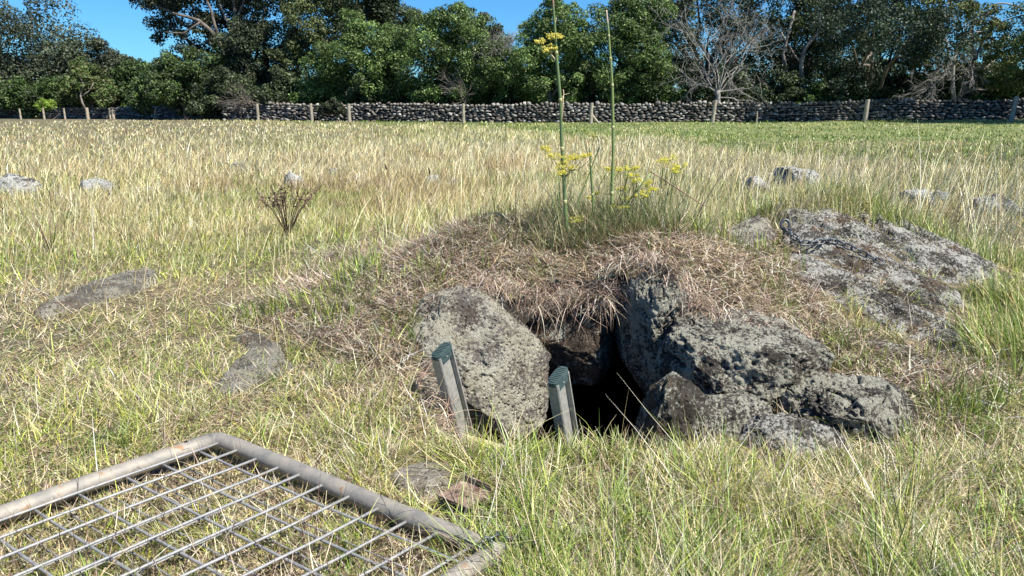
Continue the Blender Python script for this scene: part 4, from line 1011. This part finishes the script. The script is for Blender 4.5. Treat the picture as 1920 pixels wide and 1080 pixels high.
OLIVE = [(.12, .15, .04), (.15, .17, .05), (.09, .11, .035), (.18, .19, .07)]
def limb(mb, p0, p1, r0, r1, wob=.12, k=5):
    p0 = np.array(p0, float); p1 = np.array(p1, float); L = np.linalg.norm(p1 - p0); pts = []
    for i in range(k + 1):
        t = i / k; o = rng.normal(0, wob * L * .25, 3) * (0 if i in (0, k) else 1); pts.append(p0 * (1 - t) + p1 * t + o)
    mb.tube(pts, list(np.linspace(r0, r1, k + 1)), 6)
    return pts
GROW = 1.17
def tree(label, Y, lobes, cols, n_leaf, size=.17, name='tree', trunk=None, group='trees behind the stone wall', per=16, bark=None, tr=.22, cat='tree', rs=(.22, .40), depth=1.0):
    L3 = []
    for lb in lobes:
        u_, v_, rp = lb[:3]; dy = lb[3] if len(lb) > 3 else random.uniform(-.5, .9) * depth
        p = P(u_, v_, Y + dy); L3.append((p[0], p[1], p[2], rp / F * Y * GROW))
    L3 = np.array(L3); gx = float(np.average(L3[:, 0], weights=L3[:, 3])) if trunk is None else P(trunk, 200, Y)[0]
    base = np.array([gx, Y + .3, T1(gx, Y + .3)])
    r_ = thing(name, label, cat, base, group)
    mb = MB(); mid_ = base + [rng.normal(0, .3), 0, (L3[:, 2].max() - base[2]) * .35]
    limb(mb, base - [0, 0, .2], mid_, tr, tr * .75, .1)
    for q_ in L3:
        if q_[2] > base[2] + 1.0: limb(mb, mid_ if rng.random() < .6 else base + (mid_ - base) * .6, q_[:3], tr * .5, .04, .18)
    mb.build('trunk', bark or M_bark, r_)
    V, Fq, C = leaves(subclumps(L3, per, rs), int(n_leaf * 1.7), size * .84, [tuple((.95 if name == 'broadleaf_tree' else .95 if name == 'olive_tree' else .75) * a_ for a_ in c_) for c_ in cols])
    offset_to(mesh_obj('crown', V, Fq, M_leaf, None, C), r_)
    return r_
# left group
tree('tall rounded dark tree filling the upper left corner', 62, [(30, 90, 75), (90, 75, 62), (-40, 70, 70), (120, 120, 50), (60, 150, 60), (-10, 160, 60), (150, 120, 38), (-90, 110, 80)], DGREY, 26000, .24, 'rounded_tree')
tree('smaller dark domed tree right of the upper left one', 62, [(195, 105, 30), (175, 130, 30), (215, 125, 26), (200, 150, 32)], DGREY, 9000, .22, 'rounded_tree')
tree('small olive green tree with thin pale branches at the left', 57, [(155, 140, 28), (175, 160, 26), (140, 170, 24), (195, 178, 22), (165, 185, 22)], OLIVE[2:] + KAR[:2], 8000, .2, 'small_tree', bark=M_bark_lit, tr=.1)
tree('low green bushy tree at the far left edge behind the posts', 58, [(40, 175, 32), (85, 172, 30), (0, 178, 34), (110, 185, 24), (60, 195, 24), (-50, 180, 40)], KAR[:3] + DARK[:1], 12000, .2, 'small_tree', tr=.1)
tree('small round tree in the dip of the skyline at the left', 60, [(245, 140, 26), (232, 160, 26), (268, 160, 24), (250, 182, 26), (282, 182, 22)], KAR[:3] + DARK[:1], 9000, .2, 'small_tree', tr=.1)
tree('bright yellow green little bush above the far left wall', 55, [(85, 194, 11), (97, 199, 9), (76, 199, 9)], [(.20, .32, .04), (.26, .38, .06)], 1500, .15, 'bush', tr=.04, cat='bush')
# spreading dark tree with visible branches
t3 = tree('tall spreading dark tree whose branches show against the sky, left of centre', 52, [(300, 15, 34), (345, 5, 38), (400, -10, 45), (310, 55, 24), (380, 50, 26), (285, -25, 36), (440, 30, 36), (350, 85, 26), (420, 90, 36), (340, -40, 60), (440, -50, 60)], DGREY, 21000, .2, 'spreading_tree', trunk=455, tr=.34, rs=(.2, .34))
tree('bushy dark green tree under the spreading one', 50, [(330, 130, 34), (290, 145, 30), (370, 135, 36), (310, 175, 32), (355, 180, 32), (395, 165, 34), (275, 185, 26), (400, 120, 34)], DARK[:2] + KAR[:2], 20000, .18)
tree('tall dense dark tree left of the olive one', 51, [(470, 30, 45), (500, -10, 50), (470, 95, 48), (520, 70, 42), (450, 140, 42), (500, 150, 42), (470, 185, 30), (530, 120, 36)], DGREY + DARK[:2], 24000, .18, tr=.3)
tree('olive yellow tall tree with loose foliage', 50, [(560, 50, 42), (610, 20, 45), (590, 90, 40), (550, 110, 34), (630, 60, 40), (570, -20, 50), (640, -20, 50)], OLIVE[:3] + DGREY[:2], 20000, .17, 'olive_tree', rs=(.18, .32))
tree('dark tree top rising behind the bushy bright trees', 58, [(700, 25, 50), (660, 5, 45), (745, 30, 40), (710, -20, 50), (780, 60, 36)], DARK, 16000, .22)
tree('broad glossy green leafed tree left of the middle', 47, [(600, 140, 38), (650, 110, 42), (700, 90, 45), (640, 165, 36), (690, 145, 40), (740, 110, 40), (580, 175, 28), (720, 165, 36), (670, 60, 34), (750, 70, 32)], KAR, 30000, .16, 'broadleaf_tree')
tree('glossy green leafed tree with a rounded top left of the sky gap', 46, [(930, 150, 36), (935, 105, 30), (800, 75, 45), (850, 55, 42), (890, 75, 38), (780, 120, 42), (840, 110, 42), (895, 125, 38), (790, 165, 34), (860, 165, 36), (850, 30, 24), (915, 100, 24)], KAR + DARK[:1], 30000, .15, 'broadleaf_tree')
tree('dark tree peeking behind on the right slope of the sky gap tree', 56, [(905, 65, 28), (930, 85, 24), (890, 45, 22)], DARK[:3], 5000, .2)
tree('glossy green leafed tree right of the sky gap, behind the tall fennel', 45, [(1010, 70, 42), (1050, 40, 42), (990, 115, 38), (1050, 100, 42), (1090, 80, 36), (1010, 160, 38), (1070, 155, 36), (1040, 15, 22), (960, 140, 28)], KAR, 30000, .15, 'broadleaf_tree')
tree('dense rounded green tree behind the second fennel stalk', 45, [(1225, 130, 34), (1230, 30, 34), (1160, 50, 44), (1195, 30, 38), (1135, 100, 42), (1190, 90, 42), (1215, 70, 32), (1150, 150, 40), (1205, 145, 38), (1170, 15, 28), (1105, 130, 30)], KAR + DARK[:1], 30000, .15, 'broadleaf_tree')
# right group
tree('very tall dark tree behind the leafless one', 54, [(1330, 60, 50, 3), (1340, 130, 45, 3), (1240, 150, 40), (1430, 60, 44), (1250, 60, 44), (1260, 20, 45), (1310, -20, 60), (1370, 10, 50), (1245, -20, 40), (1420, -30, 60), (1270, 90, 40), (1390, 80, 40), (1290, 150, 42), (1380, 155, 42), (1440, 130, 42)], DARK + DGREY[:1], 24000, .2, 'tall_tree', tr=.3, rs=(.18, .32))
tree('tall dark tree with a sunlit crooked trunk right of the leafless tree', 48, [(1510, -40, 60), (1540, 70, 44, 2), (1500, 110, 50, 2), (1480, 10, 48), (1530, 40, 44), (1470, 70, 40), (1560, 0, 50), (1540, 110, 42), (1460, 140, 40), (1570, 160, 40), (1500, 165, 40)], DARK, 22000, .18, 'tall_tree', trunk=1490, tr=.25, rs=(.18, .32))
tree('dense bluish green tree with hanging foliage in the right half', 44, [(1640, 55, 40, -5.5), (1715, 60, 42, -5), (1570, 50, 38, -5), (1770, 75, 38, -5), (1700, 60, 48, 1), (1690, 0, 50, 1), (1720, 180, 34), (1580, 170, 34), (1610, 60, 45), (1650, 30, 45), (1600, 115, 42), (1660, 100, 42), (1640, 155, 38), (1700, 130, 34), (1590, 0, 50), (1660, -30, 50)], [(.045, .075, .04), (.06, .095, .05), (.035, .055, .03)], 26000, .16, 'tall_tree')
tree('pale olive tree with bare bleached twigs at the right', 43, [(1740, -10, 40), (1780, 160, 30), (1830, 90, 30, 2), (1890, 160, 30), (1745, 40, 38), (1790, 20, 34), (1730, 90, 32), (1860, 60, 32), (1830, 30, 30), (1800, 130, 26), (1870, 110, 34), (1750, 140, 26)], OLIVE[:3] + DGREY[:1], 15000, .15, 'olive_tree', bark=M_bark_lit, trunk=1800, rs=(.18, .30), tr=.16)
tree('yellowish olive tree cut by the right edge', 41, [(1910, 100, 40), (1950, 60, 50), (1900, 150, 32), (1960, 140, 45), (1985, 10, 60), (2060, 90, 70)], OLIVE[:3] + KAR[:1], 15000, .15, 'olive_tree', rs=(.18, .30))
tree('dark tree mass low behind the right end of the wall', 48, [(1700, 170, 36), (1760, 175, 34), (1820, 175, 36), (1880, 180, 34), (1840, 140, 28), (1940, 175, 40)], DARK, 18000, .18)
r_ = thing('tall_tree', 'tall unseen tree added beyond the right edge to shade the end of the wall', 'tree', (30, 32, T1(30, 32)))  # unseen tree, added so that its shade reaches the wall
mb = MB(); limb(mb, (30, 32, -.3), (30.2, 32, 8), .35, .2, .1); mb.build('trunk', M_bark, r_)
V, Fq, C = leaves(subclumps(np.array([(30 + random.uniform(-2.5, 2.5), 32 + random.uniform(-2, 2), 5 + k_ * .85, 2.2) for k_ in range(12)]), 14), 16000, .25, DARK)
offset_to(mesh_obj('crown', V, Fq, M_leaf, None, C), r_)
# branches of individual trees
def branchy(mb, p, d, L, r, depth_, spread=.5, grav=0, k=3, minr=.006, sides=5):
    p = np.array(p, float); d = np.array(d, float); d /= np.linalg.norm(d); pts = [p.copy()]; q_ = p.copy(); dd = d.copy()
    for i in range(4):
        dd = dd + rng.normal(0, .16, 3) + [0, 0, grav]; dd /= np.linalg.norm(dd); q_ = q_ + dd * L / 4; pts.append(q_.copy())
    mb.tube(pts, list(np.linspace(r, r * .62, 5)), sides, cap=False)
    if depth_ > 0:
        for j in range(k):
            i = rng.integers(2, 5); nd = dd + rng.normal(0, spread, 3); branchy(mb, pts[i], nd, L * rng.uniform(.6, .85), max(r * .55, minr), depth_ - 1, spread, grav, k, minr, 4 if depth_ < 3 else sides)
x0, y0 = (1336 - 960) / F * 43.5, 43.5; z0 = T1(x0, y0)
dt = thing('bare_tree', 'leafless grey dead tree with tangled bleached branches', 'dead tree', (x0, y0, z0))
mb = MB(); limb(mb, (x0, y0, z0 - .1), (x0 - .1, y0, z0 + 1.7), .17, .13, .06); mb.build('trunk', M_bare, dt)
for (dx_, dz_, L) in [(-.9, 1.3, 2.2), (-.5, 1.6, 2.6), (0, 1.8, 2.7), (.35, 1.6, 2.6), (.9, 1.4, 2.2), (-.2, 1.5, 2.0), (.6, 1.0, 1.9), (-1.2, .5, 1.5), (1.2, .45, 1.5), (-1.1, .15, 1.2), (1.3, .1, 1.2)]:
    mb = MB(); branchy(mb, (x0 - .1, y0, z0 + 1.5 + random.uniform(-.2, .3)), (dx_, random.uniform(-.5, .3), dz_), L, .05, 4, .6, -.01, 3, .008); mb.build('branch', M_bare, dt)
# limbs of the other trees
def add_limbs(root, lst, Y, mat, name='limb'):
    mb = MB()
    for path, r0, r1 in lst:
        pts = [P(u_, v_, Y) for u_, v_ in path]; pp = []
        for i in range(len(pts) - 1):
            for t in (0, .5): pp.append(pts[i] * (1 - t) + pts[i + 1] * t + rng.normal(0, .03, 3))
        pp.append(pts[-1]); mb.tube(pp, list(np.linspace(r0, r1, len(pp))), 6)
    mb.build(name, mat, root)
add_limbs(t3, [([(455, 195), (430, 130), (410, 70), (375, 40), (330, 25), (290, 10)], .22, .05), ([(430, 130), (432, 80), (440, 30), (435, -20)], .18, .07), ([(410, 70), (395, 20), (380, -20)], .12, .05), ([(375, 42), (345, 62), (310, 60)], .07, .03), ([(432, 60), (418, 20), (405, -10)], .08, .04), ([(440, 40), (455, 10), (460, -20)], .1, .05)], 50.6, M_bark)
by = {o['label']: o for o in sc.objects if 'label' in o}
add_limbs(by['tall dark tree with a sunlit crooked trunk right of the leafless tree'], [([(1505, 190), (1503, 140), (1506, 100), (1520, 78), (1535, 60), (1540, 30)], .15, .06), ([(1480, 190), (1470, 100), (1490, 20)], .12, .06), ([(1503, 120), (1480, 90), (1465, 60)], .06, .03)], 45.2, M_bark_lit, 'sunlit_trunk')  # sunlight on this trunk is put into its paler bark
add_limbs(by['pale olive tree with bare bleached twigs at the right'], [([(1790, 190), (1785, 130), (1800, 80), (1830, 40), (1870, 10)], .12, .05), ([(1785, 130), (1775, 80), (1760, 40)], .09, .04), ([(1800, 80), (1815, 60), (1860, 60)], .06, .03), ([(1800, 85), (1812, 70), (1808, 40)], .07, .03), ([(1860, 10), (1890, 5), (1920, 20)], .05, .03), ([(1850, 30), (1880, 40), (1915, 30)], .05, .03)], 42, M_bare, 'bleached_limb')
mb = MB()
for (u_, v_) in [(1800, 100), (1760, 150), (1740, 165), (1820, 120), (1785, 130), (1770, 140)]:
    p = P(u_, v_, 41.8)
    for _ in range(3): branchy(mb, p, (random.uniform(-1.2, .2), -.3, random.uniform(-.7, .5)), .9, .022, 3, .5, -.03, 3, .008)
mb.build('twigs', M_bare, by['pale olive tree with bare bleached twigs at the right'])
add_limbs(by['small olive green tree with thin pale branches at the left'], [([(160, 205), (150, 180), (158, 160), (150, 145)], .08, .03), ([(155, 180), (168, 170), (175, 155)], .05, .02), ([(190, 205), (184, 185), (190, 170)], .06, .03)], 56, M_bark_lit, 'pale_limb')
def deadbrush(label, u, v, Y, n_, L, mat, dirs=(-1, .25), name='dead_branches', r=.03, depth_=3):
    p = P(u, v, Y); r_ = thing(name, label, 'dead branches', p); mb = MB()
    for _ in range(n_): branchy(mb, p + rng.normal(0, .15, 3), (dirs[0] + random.uniform(-.4, .4), -.2, dirs[1] + random.uniform(-.3, .4)), L, r, depth_, .35, 0, 3, .008)
    mb.build('branch', mat, r_)
deadbrush('fallen grey brown branches leaning over the wall left of centre', 492, 197, 46.3, 6, 1.1, M_bark, (-1, .25))
deadbrush('greyish bare twig thicket in the sky gap above the middle of the wall', 938, 150, 46, 9, 1.3, M_bare, (0, 1.4), 'bare_shrub', .02, 4)
deadbrush('thin pale bare stems low in front of the glossy tree left of the fennel', 880, 190, 45, 6, .9, M_bark_lit, (-.5, .8), 'bare_shrub', .02, 3)
# undergrowth directly behind the wall
lab_pos = ['at the far left end', 'under the rounded trees', 'under the dip of the skyline', 'beside the fallen branches', 'right of the fallen branches', 'under the olive tree', 'left of the middle post', 'behind the middle post', 'under the sky gap', 'behind the tallest fennel', 'behind the strutted post', 'left of the leafless tree', 'under the leafless tree',
           'right of the leafless tree', 'under the crooked trunk', 'under the bluish green tree', 'left of the bleached twigs', 'under the bleached twigs', 'at the right end']
us = [10, 110, 225, 330, 430, 530, 620, 720, 820, 910, 1000, 1100, 1230, 1350, 1460, 1570, 1680, 1790, 1900]
for k_, (u_, lb) in enumerate(zip(us, lab_pos)):
    Y_ = 62 if u_ < 280 else 56 if u_ < 400 else 48 - (u_ - 400) * .003
    low = 200
    tree('dark undergrowth bush behind the wall ' + lb, Y_, [(u_ - 30, low - 22, 30), (u_ + 25, low - 18, 28), (u_, low, 28), (u_ + 50, low + 2, 22), (u_ - 48, low, 22), (u_ + 5, low - 45, 28)], DARK if k_ % 3 else KAR[:3], 7000, .19, 'undergrowth_bush', group='dark bushes behind the wall', tr=.05, cat='bush', per=12)
# brown thorny bush with grass heads against the wall, where the stones are hidden
for u_, Y_, lb in ((355, 50.5, 'dark scrub growing before the wall under the spreading tree'), (400, 49, 'low brown scrub before the wall left of its broken end'), (620, 44.2, 'dark ivy-like scrub over the notch in the wall')):
    tree(lb, Y_, [(u_ - 14, 205, 13, 0), (u_ + 14, 206, 13, 0), (u_, 198, 13, 0)], DARK[:3] + [(.08, .06, .04)], 3500, .13, 'scrub', group=None, tr=.03, cat='scrub', per=10)
# the wood beyond, one mass
xx = np.linspace(-75, 75, 60); cl = []
for x_ in xx:
    for _ in range(3):
        yy = 78 + random.uniform(-3, 5); cl.append((x_ + random.uniform(-1, 1), yy, -1 + random.uniform(0, 4.8), random.uniform(1.3, 2.0)))
V, Fq, C = leaves(subclumps(np.array(cl), 7, (.3, .5)), 90000, .36, DARK)
tag(mesh_obj('far_wood', V, Fq, M_leaf, None, C), 'dark wood far behind the trees, reading as one mass', 'wood', kind='stuff')
print('objects', len(sc.objects))
